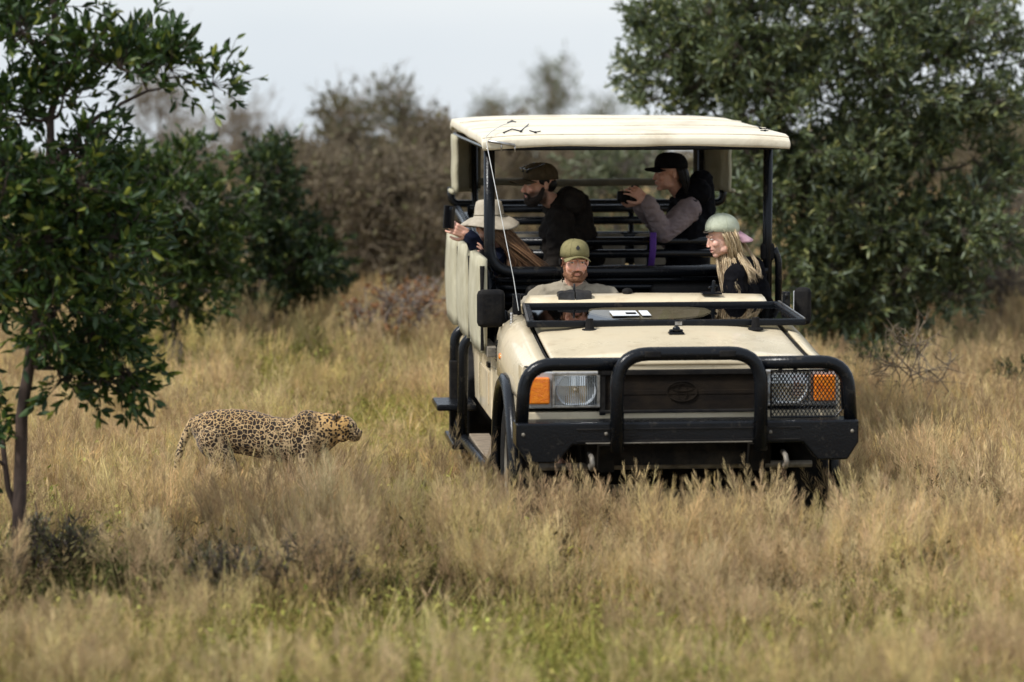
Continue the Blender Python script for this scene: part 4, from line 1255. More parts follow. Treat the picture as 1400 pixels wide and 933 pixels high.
        # padded canvas panels along the side
        for k, (ya, yb2, lift) in enumerate(() if s > 0 else ((2.02, 2.86, 0.0), (2.90, 3.74, 0.005), (3.78, 4.62, 0.012))):
            mb = MB(); rings = []
            for i in range(9):
                t = i / 8; z = 0.94 + 0.56 * t
                bul = 0.012 * math.sin(PI * t) ; yy0, yy1 = ya + 0.01 * math.sin(t * 9 + k), yb2 - 0.01 * math.sin(t * 7 + k)
                ring = []
                for (u, q) in ((0, 0.0), (0.02, 0.9), (0.25, 1.1), (0.5, 1.2), (0.75, 1.1), (0.98, 0.9), (1, 0)):
                    ring.append((s * (0.905 + lift + 0.028 * q + bul), yy0 + (yy1 - yy0) * u, z + 0.008 * math.sin(u * 11 + k)))
                for (u, q) in ((0.98, -0.6), (0.5, -0.7), (0.02, -0.6)):
                    ring.append((s * (0.905 + lift + 0.02 * q), yy0 + (yy1 - yy0) * u, z))
                rings.append(ring)
            mb.loft(rings); o = mb.build('side_panel', M['canvas_side'], T, smooth=True)
            # black corner lashing
            mb = MB()
            for yy in (ya - 0.01,):
                mb.tube([(s * 0.925, yy, 0.96), (s * 0.93, yy - 0.01, 1.2), (s * 0.925, yy, 1.46)], [0.012, 0.007, 0.016], 6)
            mb.build('lashing', M['blackmatt'], T)
        # nudge tubes and side step
        def tb(pts, r=0.028, rad=0.1, mat='black', nm='side_tube'):
            m_ = MB(); m_.tube(fillet(pts, rad, 6), r, 12); return m_.build(nm, M[mat], T, smooth=True)
        tb([(s * 0.80, 3.02, 0.965), (s * 0.955, 3.04, 0.93), (s * 0.965, 3.05, 0.30)], rad=0.14, r=0.032)
        tb([(s * 0.80, 3.62, 0.965), (s * 0.965, 3.62, 0.93), (s * 0.97, 3.62, 0.36)], rad=0.14, r=0.032)
        tb([(s * 0.86, 1.48, 0.45), (s * 0.93, 1.55, 0.32), (s * 0.95, 3.05, 0.30), (s * 0.95, 3.5, 0.34)], r=0.034, rad=0.12, nm='rock_slider')
        mb = MB(); mb.box2((s * 0.80, 1.62, 0.325), (s * 0.925, 2.98, 0.345)); mb.build('tread_plate', M['tread'], T, bevel=0.004)
        mb = MB(); mb.box2((s * 0.86, 3.20, 0.46), (s * 1.11, 3.62, 0.50)); st_ = mb.build('rear_step', M['black'], T, bevel=0.01)
        mb = MB(); mb.box2((s * 0.95, 3.56, 0.25), (s * 1.0, 3.66, 0.74)); mb.build('step_post', M['blackmatt'], T, bevel=0.008)
        mb = MB(); mb.box2((s * 0.90, 3.0, 0.24), (s * 1.03, 3.66, 0.28)); mb.build('lower_step', M['black'], T, bevel=0.01)

    # --- mirrors
    for s in (-1, 1):
        m_ = empty('mirror', (-0.865 if s < 0 else 0.875, 1.72, 1.235)); m_.parent = T
        mb = MB(); sx = 0.165 if s < 0 else 0.10
        mb.box((s * (0.035 if s < 0 else 0.06), 0, 0), (sx, 0.075, 0.22), (0, 0, s * -0.2)); mb.build('mirror_housing', M['blackmatt'], m_, bevel=0.03)
        mb = MB(); mb.cap((s * -0.03, 0.02, -0.02), (s * -0.12, 0.06, -0.08), 0.014, 0.016); mb.cap((s * -0.05, 0.02, -0.03), (s * -0.07, 0.02, -0.15), 0.02, 0.02); mb.build('mirror_arm', M['black'], m_, smooth=True)
        mb = MB(); mb.box((s * (0.035 if s < 0 else 0.06) - 0.008, 0.039, 0), (sx * 0.8, 0.006, 0.17), (0, 0, s * -0.2)); mb.build('mirror_glass', M['reflector'], m_)

    # --- antenna
    an = empty('antenna', (LX(709, 447, -0.80).x, 1.50, 1.16)); an.parent = T
    A0 = Vector(an.location); mb = MB()
    mb.tube([(0, 0, -0.05), (0, 0, -0.02), (0, 0, -0.015), (0, 0, 0.005)], [0.03, 0.028, 0.014, 0.012], 10)
    for k in range(7): mb.ell((0, 0, 0.01 + k * 0.009), (0.011, 0.011, 0.0055), n=8, m=5)
    mb.build('spring_base', M['chrome'], an, smooth=True)
    mb = MB(); pts = [L(709, 425, 1.50), L(702, 380, 1.55), L(688, 310, 1.68), L(674, 240, 1.85), L(666, 200, 2.02), L(664, 188, 2.07), L(672, 180, 2.12), L(685, 172, 2.3), L(700, 167, 2.5)]
    mb.tube([p - A0 for p in [Vector(pts[0])] + [Vector(q) for q in pts]], 0.0024, 6); mb.build('whip', M['cord_white'], an, smooth=True)

    # --- canopy
    can = empty('canopy', (0, 3.3, 2.16)); can.parent = T
    y0, y1, hw = 2.08, 4.58, 0.915
    def top(u, v):
        x = (u * 2 - 1) * hw; y = y0 + (y1 - y0) * v
        ex = abs(u * 2 - 1)
        z = 2.245 + 0.036 * v - 0.022 * ex ** 5 - 0.028 * (1 - min(1, v / 0.05)) ** 2 * 1 - 0.02 * (1 - min(1, (1 - v) / 0.05)) ** 2
        z += 0.010 * math.sin(v * 3 * PI) ** 2 * (1 - ex ** 2) + 0.0022 * math.sin(x * 5 + y * 2.0) * (1 - ex) * min(1, v * 5)
        return x, y, z
    mb = MB(); nu, nv = 40, 46; V = []; F = []
    us = [0, .004, .012, .025, .05] + list(np.linspace(0.08, 0.92, nu)) + [.95, .975, .988, .996, 1]
    vs_ = [0, .004, .012, .025, .05] + list(np.linspace(0.08, 0.92, nv)) + [.95, .975, .99, 1]
    for v in vs_:
        for u in us:
            x, y, z = top(u, v); V.append((x, y - 3.3, z - 2.16))
    n = len(us)
    for j in range(len(vs_) - 1):
        for i in range(n - 1): F.append((j * n + i, j * n + i + 1, (j + 1) * n + i + 1, (j + 1) * n + i))
    mb.add(V, F)
    # skirt around the edge
    per = [(u, 0) for u in us] + [(1, v) for v in vs_[1:]] + [(u, 1) for u in us[::-1][1:]] + [(0, v) for v in vs_[::-1][1:-1]]
    rr = []
    for k in range(5):
        ring = []
        for i, (u, v) in enumerate(per):
            x, y, z = top(u, v)
            cx, cy = x * (1 + 0.006 * math.sin(k * 0.8)), y
            ring.append((cx, cy - 3.3 - (0.006 * math.sin(k * 0.8) if v == 0 else 0), z - 2.16 - 0.0145 * k - (0.003 * math.sin(i * 0.35) if k == 4 else 0)))
        rr.append(ring)
    mb.loft(rr, cap=False)
    o = mb.build('roof_canvas', M['canvas'], can, smooth=True); so = o.modifiers.new('s', 'SOLIDIFY'); so.thickness = 0.006; so.offset = -1
    mb = MB()
    for a, b in (((-0.9, 2.10), (0.9, 2.10)), ((-0.9, 4.55), (0.9, 4.55)), ((-0.89, 2.10), (-0.89, 4.55)), ((0.89, 2.10), (0.89, 4.55)), ((-0.88, 3.3), (0.88, 3.3)), ((-0.88, 2.5), (0.88, 2.5))):
        mb.tube([(a[0], a[1] - 3.3, 2.152 - 2.16), (b[0], b[1] - 3.3, 2.152 - 2.16)], 0.016, 8)
    mb.build('roof_frame', M['black'], can)
    mb = MB()
    for zz, vv in ((0.016, 0.33), (0.016, 0.70)):
        mb.tube([(top(u, vv)[0], top(u, vv)[1] - 3.3, top(u, vv)[2] - 2.16 + 0.002) for u in us], 0.006, 5)
    mb.tube([(top(u, 0.012)[0], top(u, 0.012)[1] - 3.3, top(u, 0.012)[2] - 2.16 + 0.002) for u in us], 0.005, 5)
    mb.build('seam', M['canvas'], can, smooth=True)
    # elastic cords lying on the canopy
    def on_top(px, py, lift=0.006):
        best = None
        for v in np.linspace(0, 1, 120):
            u_ = 0.5
            y = y0 + (y1 - y0) * v
            p = L(px, py, y); u = (p.x / hw + 1) / 2
            if 0 <= u <= 1:
                z = top(u, v)[2]; e = abs(z - p.z)
                if best is None or e < best[0]: best = (e, Vector((p.x, y, z + lift)))
        return best[1] - Vector((0, 3.3, 2.16)) if best else None
    for pl in (((688, 183), (700, 178), (712, 181), (723, 171)), ((724, 180), (732, 183), (739, 181)), ((694, 169), (700, 167), (705, 168)), ((1033, 172), (1040, 177), (1052, 177)), ((1040, 180), (1046, 180), (1050, 180))):
        q = [on_top(*a) for a in pl]; q = [a for a in q if a is not None]
        mb = MB(); mb.tube(q, 0.0035, 6); mb.ell(q[len(q) // 2], (0.011, 0.011, 0.006), n=8, m=5); mb.build('elastic_cord', M['black'], can, smooth=True)
    # bracket bar with hooks under the front left corner
    mb = MB(); a = Vector(L(667, 193, 2.06)) - Vector((0, 3.3, 2.16)); b = Vector(L(704, 199, 2.06)) - Vector((0, 3.3, 2.16))
    mb.tube([a, b], 0.009, 8); mb.tube([b, b + Vector((0, 0, -0.04))], 0.005, 6); mb.tube([a * 0.5 + b * 0.5, a * 0.5 + b * 0.5 + Vector((0, 0, -0.045))], 0.005, 6); mb.build('hook_rail', M['chrome'], can, smooth=True)
    # rolled corner curtains
    for s in (-1, 1):
        mb = MB(); rings = []
        for i in range(11):
            t = i / 10; z = 2.155 - 0.375 * t - 2.16
            prof = [(0.915, 4.20), (0.915, 4.57), (0.90, 4.59), (0.80, 4.59), (0.795, 4.565), (0.89, 4.56), (0.892, 4.20)]
            w_ = 0.002 * math.sin(t * 12)
            rings.append([(s * (x + w_), y - 3.3, z) for x, y in prof])
        mb.loft(rings); mb.build('corner_curtain', M['canvas_side'], can, smooth=True)
        mb = MB(); mb.prism([(s * 0.80, -0.37), (s * 0.80, -0.005), (s * 0.715, -0.005), (s * 0.715, -0.37)], 1, 4.57 - 3.3, 4.585 - 3.3); mb.build('curtain_edge', M['canvas_dark'], can, bevel=0.003)
        mb = MB(); mb.tube([(s * 0.93, 4.2 - 3.3, -0.375), (s * 0.925, 4.57 - 3.3, -0.38), (s * 0.72, 4.59 - 3.3, -0.375)], 0.016, 8); mb.build('curtain_hem', M['canvas_side'], can, smooth=True)
    mb = MB(); pts = [(x, 4.56 - 3.3, 1.842 - 2.16 - 0.015 * math.cos(x * 1.6) + 0.002 * math.sin(x * 9)) for x in np.linspace(-0.74, 0.74, 30)]
    mb.tube(pts, [0.026 + 0.0015 * math.sin(k * 1.3) for k in range(30)], 10); mb.build('rolled_rear_curtain', M['canvas_dark'], can, smooth=True)

    # --- cage
    cg = empty('roll_cage', (0, 2.5, 0.95)); cg.parent = T
    def ct(pts, r=0.026, rad=0.13, nm='cage_tube', n=12):
        m_ = MB(); m_.tube([Vector(q) - Vector((0, 2.5, 0.95)) for q in fillet(pts, rad, 7)], r, n); return m_.build(nm, M['black'], cg, smooth=True)
    ct([(-0.84, 2.5, 2.15), (-0.84, 2.5, 1.385), (0.86, 2.5, 1.385)], r=0.034, rad=0.17)
    ct([(0.86, 2.5, 2.15), (0.86, 2.5, 1.0)], r=0.029)
    mb = MB(); mb.box((0.86, 0.0, 1.50 - 0.95), (0.085, 0.05, 0.11)); mb.build('cage_clamp', M['blackmatt'], cg, bevel=0.02)
    ct([(0.90, 2.5, 1.52), (0.93, 2.5, 1.45), (0.93, 2.5, 1.12)], r=0.022, rad=0.05)
    for z in (1.335, 1.29, 1.24, 1.19): ct([(-0.80, 2.52, z), (0.84, 2.52, z)], r=0.017)
    for x in (-0.84, 0.84): ct([(x, 2.52, 1.39), (x, 2.52, 0.95)], r=0.028)
    ct([(-0.76, 4.5, 1.02), (-0.76, 4.55, 2.15)], r=0.022)
    ct([(-0.915, 4.55, 1.80), (-0.915, 4.55, 1.69), (0.915, 4.55, 1.69), (0.915, 4.55, 1.80)], r=0.026, rad=0.11)
    ct([(0.76, 4.5, 1.0), (0.76, 4.55, 2.15)], r=0.022)
    for x in (-0.82,):                           # side rail
        ct([(x, 2.52, 1.30), (x, 3.4, 1.50), (x, 4.5, 1.62)], r=0.02)
    ct([(-0.83, 2.52, 1.34), (-0.88, 2.9, 1.52), (-0.88, 3.5, 1.58), (-0.88, 4.5, 1.66)], r=0.028, rad=0.2)
    ct([(-0.80, 2.3, 1.00), (-0.80, 2.3, 1.22), (-0.80, 2.62, 1.34)], r=0.022, rad=0.12)

    # --- seats: front pair, then two raised rows
    def seat(x, y, z, w_, nm='front_seat', mat='seat', hb=0.55, t=0.10):
        s_ = empty(nm, (x, y, z)); s_.parent = T
        m_ = MB(); m_.box((0, -0.20, 0.0), (w_, 0.46, 0.12)); m_.build('cushion', M[mat], s_, bevel=0.03)
        m_ = MB(); m_.box((0, 0.06, hb / 2 + 0.04), (w_, t, hb), (-0.15, 0, 0)); m_.build('backrest', M[mat], s_, bevel=0.035)
    seat(-0.36, 2.42, 0.72, 0.52); seat(0.40, 2.42, 0.72, 0.52)
    for (y, z, nm) in ((3.42, 0.86, 'bench'), (4.30, 1.02, 'bench')):
        for x in (-0.52, 0.0, 0.52):
            seat(x, y, z, 0.46, 'bench_seat', 'seat_tan' if y > 4 else 'seat', 0.44, 0.07)
        m_ = MB()
        for zz in (0.20, 0.30, 0.38, 0.46, 0.56, 0.64): m_.tube([(-0.80, y + 0.13, z + zz), (0.80, y + 0.13, z + zz)], 0.028, 8)
        for x in (-0.80, -0.28, 0.28, 0.80): m_.tube([(x, y + 0.15, 0.9), (x, y + 0.15, z + 0.66)], 0.018, 8)
        m_.build('bench_frame', M['black'], T, smooth=True)
        m_ = MB(); m_.box2((-0.78, y - 0.45, 0.62), (0.78, y + 0.1, z - 0.06)); m_.build('bench_base', M['underside'], T)
    mb = MB(); mb.box2((-0.78, 2.56, 0.62), (0.80, 2.58, 1.365)); mb.build('partition', M['underside'], T)
    mb = MB(); mb.box2((-0.80, 4.78, 0.55), (0.80, 4.84, 1.05)); mb.build('tailgate', M['paint'], T, bevel=0.01)
    # steering wheel
    sw = MB(); cx, cy, cz = -0.36, 2.02, 1.13
    E = Euler((R(62), 0, 0)).to_matrix()
    sw.tube([Vector((cx, cy, cz)) + E @ Vector((0.185 * math.cos(a), 0.185 * math.sin(a), 0)) for a in [2 * PI * k / 30 for k in range(31)]], 0.014, 8)
    for k in (0, 2.1, 4.2): sw.tube([(cx, cy, cz), Vector((cx, cy, cz)) + E @ Vector((0.18 * math.cos(k), 0.18 * math.sin(k), 0))], 0.012, 6)
    sw.tube([(cx, cy, cz), (cx, cy - 0.25, cz - 0.12)], 0.02, 8)
    sw.build('steering_wheel', M['blackmatt'], T, smooth=True)
    return T


TRUCK = build_truck()
#--PEOPLE--

# ================================================================== PEOPLE
M['hair_brown'] = pmat('long_brown_hair', (0.07, 0.034, 0.018), (0.17, 0.085, 0.04), 26, 0.45, stretch=(3, 3, 0.4))
M['hair_blond'] = pmat('blond_hair', (0.34, 0.24, 0.13), (0.78, 0.64, 0.42), 26, 0.42, stretch=(3, 3, 0.4), lo=0.3, hi=0.6)
M['hair_blond_dark'] = pmat('dark_blond_hair', (0.20, 0.13, 0.065), (0.42, 0.30, 0.16), 26, 0.42, stretch=(3, 3, 0.4))
M['hair_brown_light'] = pmat('light_brown_hair', (0.16, 0.085, 0.04), (0.30, 0.17, 0.085), 26, 0.42, stretch=(3, 3, 0.4))
M['hair_black'] = pmat('black_hair', (0.004, 0.0035, 0.003), (0.012, 0.010, 0.009), 30, 0.5, spec=0.2, stretch=(3, 3, 0.4))
M['beard_dark'] = pmat('dark_beard', (0.012, 0.008, 0.006), (0.035, 0.022, 0.015), 90, 0.9, bump=0.9, bscale=200)
M['beard_red'] = pmat('reddish_beard', (0.14, 0.062, 0.032), (0.26, 0.12, 0.06), 90, 0.9, bump=0.9, bscale=200)
M['shirt'] = pmat('stone_shirt', (0.26, 0.225, 0.165), (0.34, 0.30, 0.23), 9, 0.9, bump=0.35, bscale=60)
M['jacket_dark'] = pmat('charcoal_jacket', (0.011, 0.009, 0.008), (0.024, 0.020, 0.017), 10, 0.9, spec=0.08, bump=0.5, bscale=30)
M['jacket_black'] = pmat('black_jacket', (0.003, 0.003, 0.004), (0.008, 0.008, 0.010), 10, 0.9, spec=0.06, bump=0.4, bscale=30)
M['navy'] = pmat('navy_jacket', (0.005, 0.007, 0.017), (0.011, 0.014, 0.028), 10, 0.9, spec=0.08, bump=0.4, bscale=30)
M['mauve'] = pmat('mauve_sleeve', (0.17, 0.13, 0.135), (0.24, 0.19, 0.19), 9, 0.9, bump=0.4, bscale=40)
M['trousers'] = pmat('khaki_trousers', (0.10, 0.085, 0.055), (0.14, 0.12, 0.08), 9, 0.9, bump=0.4, bscale=40)
M['cap_olive'] = pmat('olive_cap', (0.17, 0.15, 0.06), (0.23, 0.20, 0.09), 22, 0.9, bump=0.3, bscale=90)
M['cap_brown'] = pmat('brown_cap', (0.055, 0.042, 0.026), (0.09, 0.07, 0.044), 22, 0.9, spec=0.1, bump=0.3, bscale=90)
M['cap_black'] = pmat('black_cap', (0.004, 0.004, 0.005), (0.010, 0.010, 0.011), 22, 0.9, spec=0.08, bump=0.3, bscale=90)
M['cap_sage'] = pmat('sage_cap', (0.42, 0.45, 0.33), (0.53, 0.56, 0.44), 22, 0.9, bump=0.3, bscale=90)
M['brim_pink'] = pmat('pink_brim', (0.52, 0.30, 0.36), (0.62, 0.40, 0.45), 22, 0.9)
M['hat'] = pmat('beige_sun_hat', (0.33, 0.285, 0.215), (0.43, 0.38, 0.30), 16, 0.9, bump=0.3, bscale=60)
M['eye'] = pmat('eye_white', (0.6, 0.56, 0.52), None, rough=0.2)
M['iris'] = pmat('eye_dark', (0.02, 0.014, 0.01), None, rough=0.15)
M['sunglass'] = pmat('dark_lens', (0.015, 0.02, 0.03), None, rough=0.08, spec=0.8)
M['purple'] = pmat('purple_strap', (0.06, 0.015, 0.16), (0.09, 0.025, 0.22), 20, 0.8)
M['gold'] = pmat('gold_hoop', (0.8, 0.55, 0.25), None, rough=0.25, metal=1.0)
M['screen'] = pmat('dark_phone_glass', (0.006, 0.006, 0.008), None, rough=0.12)
M['leather'] = pmat('dark_leather', (0.014, 0.014, 0.015), (0.03, 0.028, 0.027), 18, 0.55, bump=0.6, bscale=40)


def head_prims(mb, H, female=False, mouth=0.0):
    """H: matrix; canonical face looks along -Y, z up, origin between the eyes' level centre"""
    old = mb.T; mb.T = H if old is None else old @ H
    k = 0.93 if female else 1.0
    mb.ell((0, 0.018, 0.035), (0.074, 0.094, 0.086), n=20, m=13)
    mb.ell((0, -0.022, -0.035), (0.060 * k, 0.066, 0.070), n=18, m=11)
    mb.ell((0, -0.030, -0.070), (0.050 * k, 0.052, 0.042), n=16, m=9)
    mb.ell((0, -0.062, -0.100), (0.024 * k, 0.022, 0.018), n=12, m=8)              # chin
    for s in (-1, 1):
        mb.ell((s * 0.038 * k, -0.060, -0.030), (0.024, 0.022, 0.024), n=12, m=8)     # cheeks
        mb.ell((s * 0.045 * k, -0.010, -0.075), (0.018, 0.040, 0.022), n=12, m=8)     # jaw
        mb.ell((s * 0.030, -0.078, 0.018), (0.022, 0.012, 0.008), n=10, m=7)          # brow
        mb.ell((s * 0.031, -0.076, 0.000), (0.0135, 0.010, 0.008), n=10, m=7)         # lid
        mb.ell((s * 0.010, -0.100, -0.040), (0.009, 0.010, 0.007), n=8, m=6)          # nostril
        mb.ell((s * (0.070 if female else 0.076), 0.018, -0.010), (0.010, 0.017, 0.030), (0, 0, s * 0.35), n=10, m=8)  # ear
    if female:
        mb.ell((0, -0.050, -0.052), (0.047, 0.038, 0.042), n=16, m=11)
        mb.cap((0, -0.082, 0.004), (0, -0.099, -0.030), 0.0085, 0.0095, 10)
    else:
        mb.cap((0, -0.082, 0.006), (0, -0.106, -0.034), 0.009, 0.0115, 10)              # nose
    mb.ell((0, -0.084, -0.061), (0.022, 0.012, 0.0055), n=12, m=7)                    # lips
    mb.ell((0, -0.082, -0.073 - mouth), (0.020, 0.012, 0.0065), n=12, m=7)
    mb.T = old


def hand_prims(mb, wrist, dirv, palm_n, side, curl=0.6, spread=0.12, scale=1.0):
    """wrist point; dirv towards the knuckles; palm_n the way the palm faces; side +1/-1 where the thumb leaves"""
    d = Vector(dirv).normalized(); n = Vector(palm_n); n = (n - d * n.dot(d)).normalized(); s = d.cross(n).normalized() * side
    W = Vector(wrist); S = scale
    mb.cap(W - d * 0.01, W + d * 0.03 * S, 0.024 * S, 0.022 * S, 10)
    for k, off in enumerate((-0.028, -0.010, 0.010, 0.027)):
        mb.cap(W + d * 0.02 * S + s * off * 0.7 * S, W + d * 0.085 * S + s * off * S, 0.014 * S, 0.0125 * S, 10)
    L4 = (0.062, 0.078, 0.085, 0.076)
    for k, off in enumerate((-0.030, -0.011, 0.009, 0.028)):
        a = W + d * (0.088 - 0.006 * abs(k - 1.8)) * S + s * off * S
        ln = L4[k] * S
        dd = (d + s * spread * (k - 1.5)).normalized()
        ang = curl * (1 + 0.12 * (1.5 - k)); p = a
        for j, fr in enumerate((0.45, 0.32, 0.23)):
            ang_j = ang * (0.55 + 0.75 * j)
            v = dd * math.cos(ang_j) + n * math.sin(ang_j)
            q = p + v * ln * fr
            mb.cap(p, q, (0.0092 - 0.0010 * j) * S, (0.0086 - 0.0011 * j) * S, 9); p = q
    t0 = W + d * 0.022 * S + s * 0.024 * S
    t1 = t0 + (d * 0.55 + s * 0.75 + n * 0.25).normalized() * 0.040 * S
    t2 = t1 + (d * 0.85 + s * 0.25 + n * (0.2 + 0.5 * curl)).normalized() * 0.034 * S
    t3 = t2 + (d * 0.8 - s * 0.05 + n * (0.2 + 0.8 * curl)).normalized() * 0.026 * S
    mb.cap(t0, t1, 0.014 * S, 0.012 * S, 10); mb.cap(t1, t2, 0.0115 * S, 0.010 * S, 10); mb.cap(t2, t3, 0.0098 * S, 0.008 * S, 10)


def torso_prims(mb, pel, chest, neck, shL, shR, k=1.0, hips=0.16):
    """one trunk from pelvis over waist and chest to the shoulders"""
    pel, chest, neck, shL, shR = map(Vector, (pel, chest, neck, shL, shR))
    ax = (shL - shR).normalized(); w_ = (shL - shR).length / 2
    up = (chest - pel).normalized(); fwd = ax.cross(up)
    def ringat(c, rx, ry, n=20): return [c + ax * rx * math.cos(a) + fwd * ry * math.sin(a) for a in [2 * PI * j / n for j in range(n)]]
    waist = pel * 0.55 + chest * 0.45
    top = chest * 0.35 + neck * 0.65
    rings = [ringat(pel - up * 0.08, hips * 0.55 * k, 0.08 * k), ringat(pel - up * 0.04, hips * k, 0.115 * k), ringat(pel + up * 0.05, hips * k, 0.12 * k), ringat(waist, (hips - 0.02) * k, 0.11 * k),
             ringat(chest, min(w_ * 0.93, 0.185) * k, 0.125 * k), ringat(chest + (top - chest) * 0.5, w_ * 0.92 * k, 0.115 * k), ringat(top, w_ * 0.62 * k, 0.085 * k), ringat(neck, 0.062 * k, 0.06 * k)]
    mb.loft(rings)
    for s_ in (shL, shR):
        mb.cap(neck * 0.55 + top * 0.45, s_, 0.060 * k, 0.062 * k, 12)


def person(name, label, piv, spec):
    """spec in the truck's space; piv is the seat point"""
    piv = Vector(piv)
    W = TM @ piv
    g = spec.get
    rel = Matrix.Translation(-piv)
    Hm = Matrix.Translation(Vector(g('head'))) @ Euler((R(g('pitch', 0)), R(g('roll', 0)), 0)).to_matrix().to_4x4()
    Hm = Matrix.Translation(Vector(g('head'))) @ Matrix.Rotation(R(g('yaw', 0)), 4, 'Z') @ Matrix.Rotation(R(g('pitch', 0)), 4, 'X') @ Matrix.Rotation(R(g('roll', 0)), 4, 'Y')
    HL = rel @ Hm
    hs = g('hscale', 1.0); HL = HL @ Matrix.Scale(hs, 4)
    def body(mb, k, arm=1.0, head=True, legs=True):
        mb.T = rel
        torso_prims(mb, g('pel'), g('chest'), g('neck'), g('shL'), g('shR'), k)
        for sh, el, wr in g('arms'):
            sh, el, wr = map(Vector, (sh, el, wr))
            mb.cap(sh, el, 0.056 * k * arm, 0.044 * k * arm); mb.cap(el, wr, 0.044 * k * arm, 0.030 * k * arm)
        if legs:
            for hp, kn, an in g('legs'):
                hp, kn, an = map(Vector, (hp, kn, an))
                mb.cap(hp, kn, 0.085 * k, 0.058 * k); mb.cap(kn, an, 0.056 * k, 0.040 * k); mb.cap(an, an + Vector((0, -0.14, -0.03)), 0.042 * k, 0.034 * k)
    mb = MB(); body(mb, 0.86, 0.85)
    mb.T = rel
    Hn = Hm @ Vector((0, 0.02, -0.07))
    mb.cap(Vector(g('neck')), Hn, 0.056 * (0.86 if g('female') else 1), 0.054 * (0.86 if g('female') else 1), 14)
    mb.T = None
    head_prims(mb, HL, g('female', False), g('mouth', 0.0))
    mb.T = rel
    for h in g('hands', ()): hand_prims(mb, **h)
    tone = np.array(g('tone', (0.52, 0.29, 0.20)))
    HI = np.array(HL.inverted())
    def color(co):
        q = co @ HI[:3, :3].T + HI[:3, 3]
        c = np.tile(tone, (len(co), 1))
        inhead = (np.abs(q[:, 0]) < 0.12) & (np.abs(q[:, 1]) < 0.14) & (np.abs(q[:, 2]) < 0.15)
        def spot(c0, r0, col, k):
            d = ((q - np.array(c0)) / np.array(r0)); m = np.clip(1.3 - (d ** 2).sum(1), 0, 1) * inhead * k
            c[:] = c * (1 - m[:, None]) + np.array(col) * m[:, None]
        spot((0, -0.088, -0.066), (0.025, 0.02, 0.011), g('lip', (0.42, 0.16, 0.13)), 0.8)
        for s in (-1, 1):
            spot((s * 0.042, -0.065, -0.034), (0.026, 0.03, 0.022), tone * np.array([1.04, 0.84, 0.82]), 0.25 if g('female') else 0.6)
            spot((s * 0.031, -0.085, 0.0215), (0.019, 0.02, 0.005), g('brow', (0.08, 0.04, 0.02)), 0.85)
            spot((s * 0.031, -0.088, 0.003), (0.016, 0.012, 0.006), tone * 0.25, 0.8)
        spot((0, -0.11, -0.036), (0.014, 0.016, 0.012), tone * np.array([1.08, 0.75, 0.72]), 0.6)
        if g('stubble'):
            col = np.array(g('stubble'))
            m = np.clip((g('stub_z', -0.047) + 0.30 * np.abs(q[:, 0]) - q[:, 2]) / 0.018, 0, 1) * np.clip((q[:, 1] + 0.13) / 0.01, 0, 1) * inhead * np.clip((0.045 - q[:, 1]) / 0.02, 0, 1) * np.clip((q[:, 2] + 0.135) / 0.02, 0, 1)
            lips = np.clip(1.6 - ((q[:, 0] / 0.021) ** 2 + ((q[:, 2] + 0.066) / 0.009) ** 2), 0, 1)
            nose = np.clip(1.8 - ((q[:, 0] / 0.02) ** 2 + ((q[:, 2] + 0.034) / 0.016) ** 2), 0, 1)
            m = m * (1 - lips) * (1 - nose) * 0.85
            c[:] = c * (1 - m[:, None]) + col * m[:, None]
        return np.clip(c, 0, 1)
    o = organic(mb, 'person', M['skin'], None, voxel=0.0042, smooth=3, color=color)
    o.location = W; o.rotation_euler = (0, 0, TRUCK_R)
    tag(o, label, 'person', g('group', 'people riding in the truck'))
    # eyes
    for s in (-1, 1):
        e = MB(); e.T = HL; e.ell((s * 0.031, -0.0765, 0.0015), (0.0125, 0.0115, 0.0055), n=12, m=8)
        e.mat = 1; e.ell((s * 0.031 + g('gaze', 0.0), -0.0835, 0.001), (0.0052, 0.0052, 0.0052), n=10, m=7)
        e.build('eye', [M['eye'], M['iris']], o, smooth=True)
    # top garment
    mb = MB(); mb.T = rel
    k = g('bulk', 1.1)
    torso_prims(mb, g('pel'), g('chest'), Vector(g('neck')) - (Vector(g('neck')) - Vector(g('chest'))).normalized() * 0.015, g('shL'), g('shR'), k)
    for i, (sh, el, wr) in enumerate(g('arms')):
        if g('sleeve_own'): continue
        sh, el, wr = map(Vector, (sh, el, wr)); wr = el + (wr - el) * g('sleeve', 0.93)
        mb.cap(sh, el, 0.066 * k, 0.054 * k); mb.cap(el, wr, 0.052 * k, 0.040 * k)
    for a, b, r0, r1 in g('extra', ()): mb.cap(a, b, r0, r1)
    organic(mb, g('garment', 'jacket'), g('gmat'), o, voxel=0.006, smooth=5, wrinkle=g('wrinkle', 0.007), wscale=13, stretch=(1, 1, 1.6))
    if g('sleeve_own'):
        mb = MB(); mb.T = rel
        for i, (sh, el, wr) in enumerate(g('arms')):
            sh, el, wr = map(Vector, (sh, el, wr)); wr = el + (wr - el) * g('sleeve', 0.93)
            mb.cap(sh, el, 0.066 * k, 0.054 * k); mb.cap(el, wr, 0.052 * k, 0.040 * k)
        organic(mb, 'sleeves', g('sleeve_own'), o, voxel=0.006, smooth=4, wrinkle=0.006, wscale=18, stretch=(1, 1, 2))
    mb = MB(); mb.T = rel
    for hp, kn, an in g('legs'):
        hp, kn, an = map(Vector, (hp, kn, an))
        mb.cap(Vector(g('pel')), hp, 0.12, 0.10); mb.cap(hp, kn, 0.098, 0.072); mb.cap(kn, an, 0.070, 0.058)
    organic(mb, 'trousers', M['trousers'] if not g('tmat') else g('tmat'), o, voxel=0.010, smooth=4, wrinkle=0.006)
    return o, HL


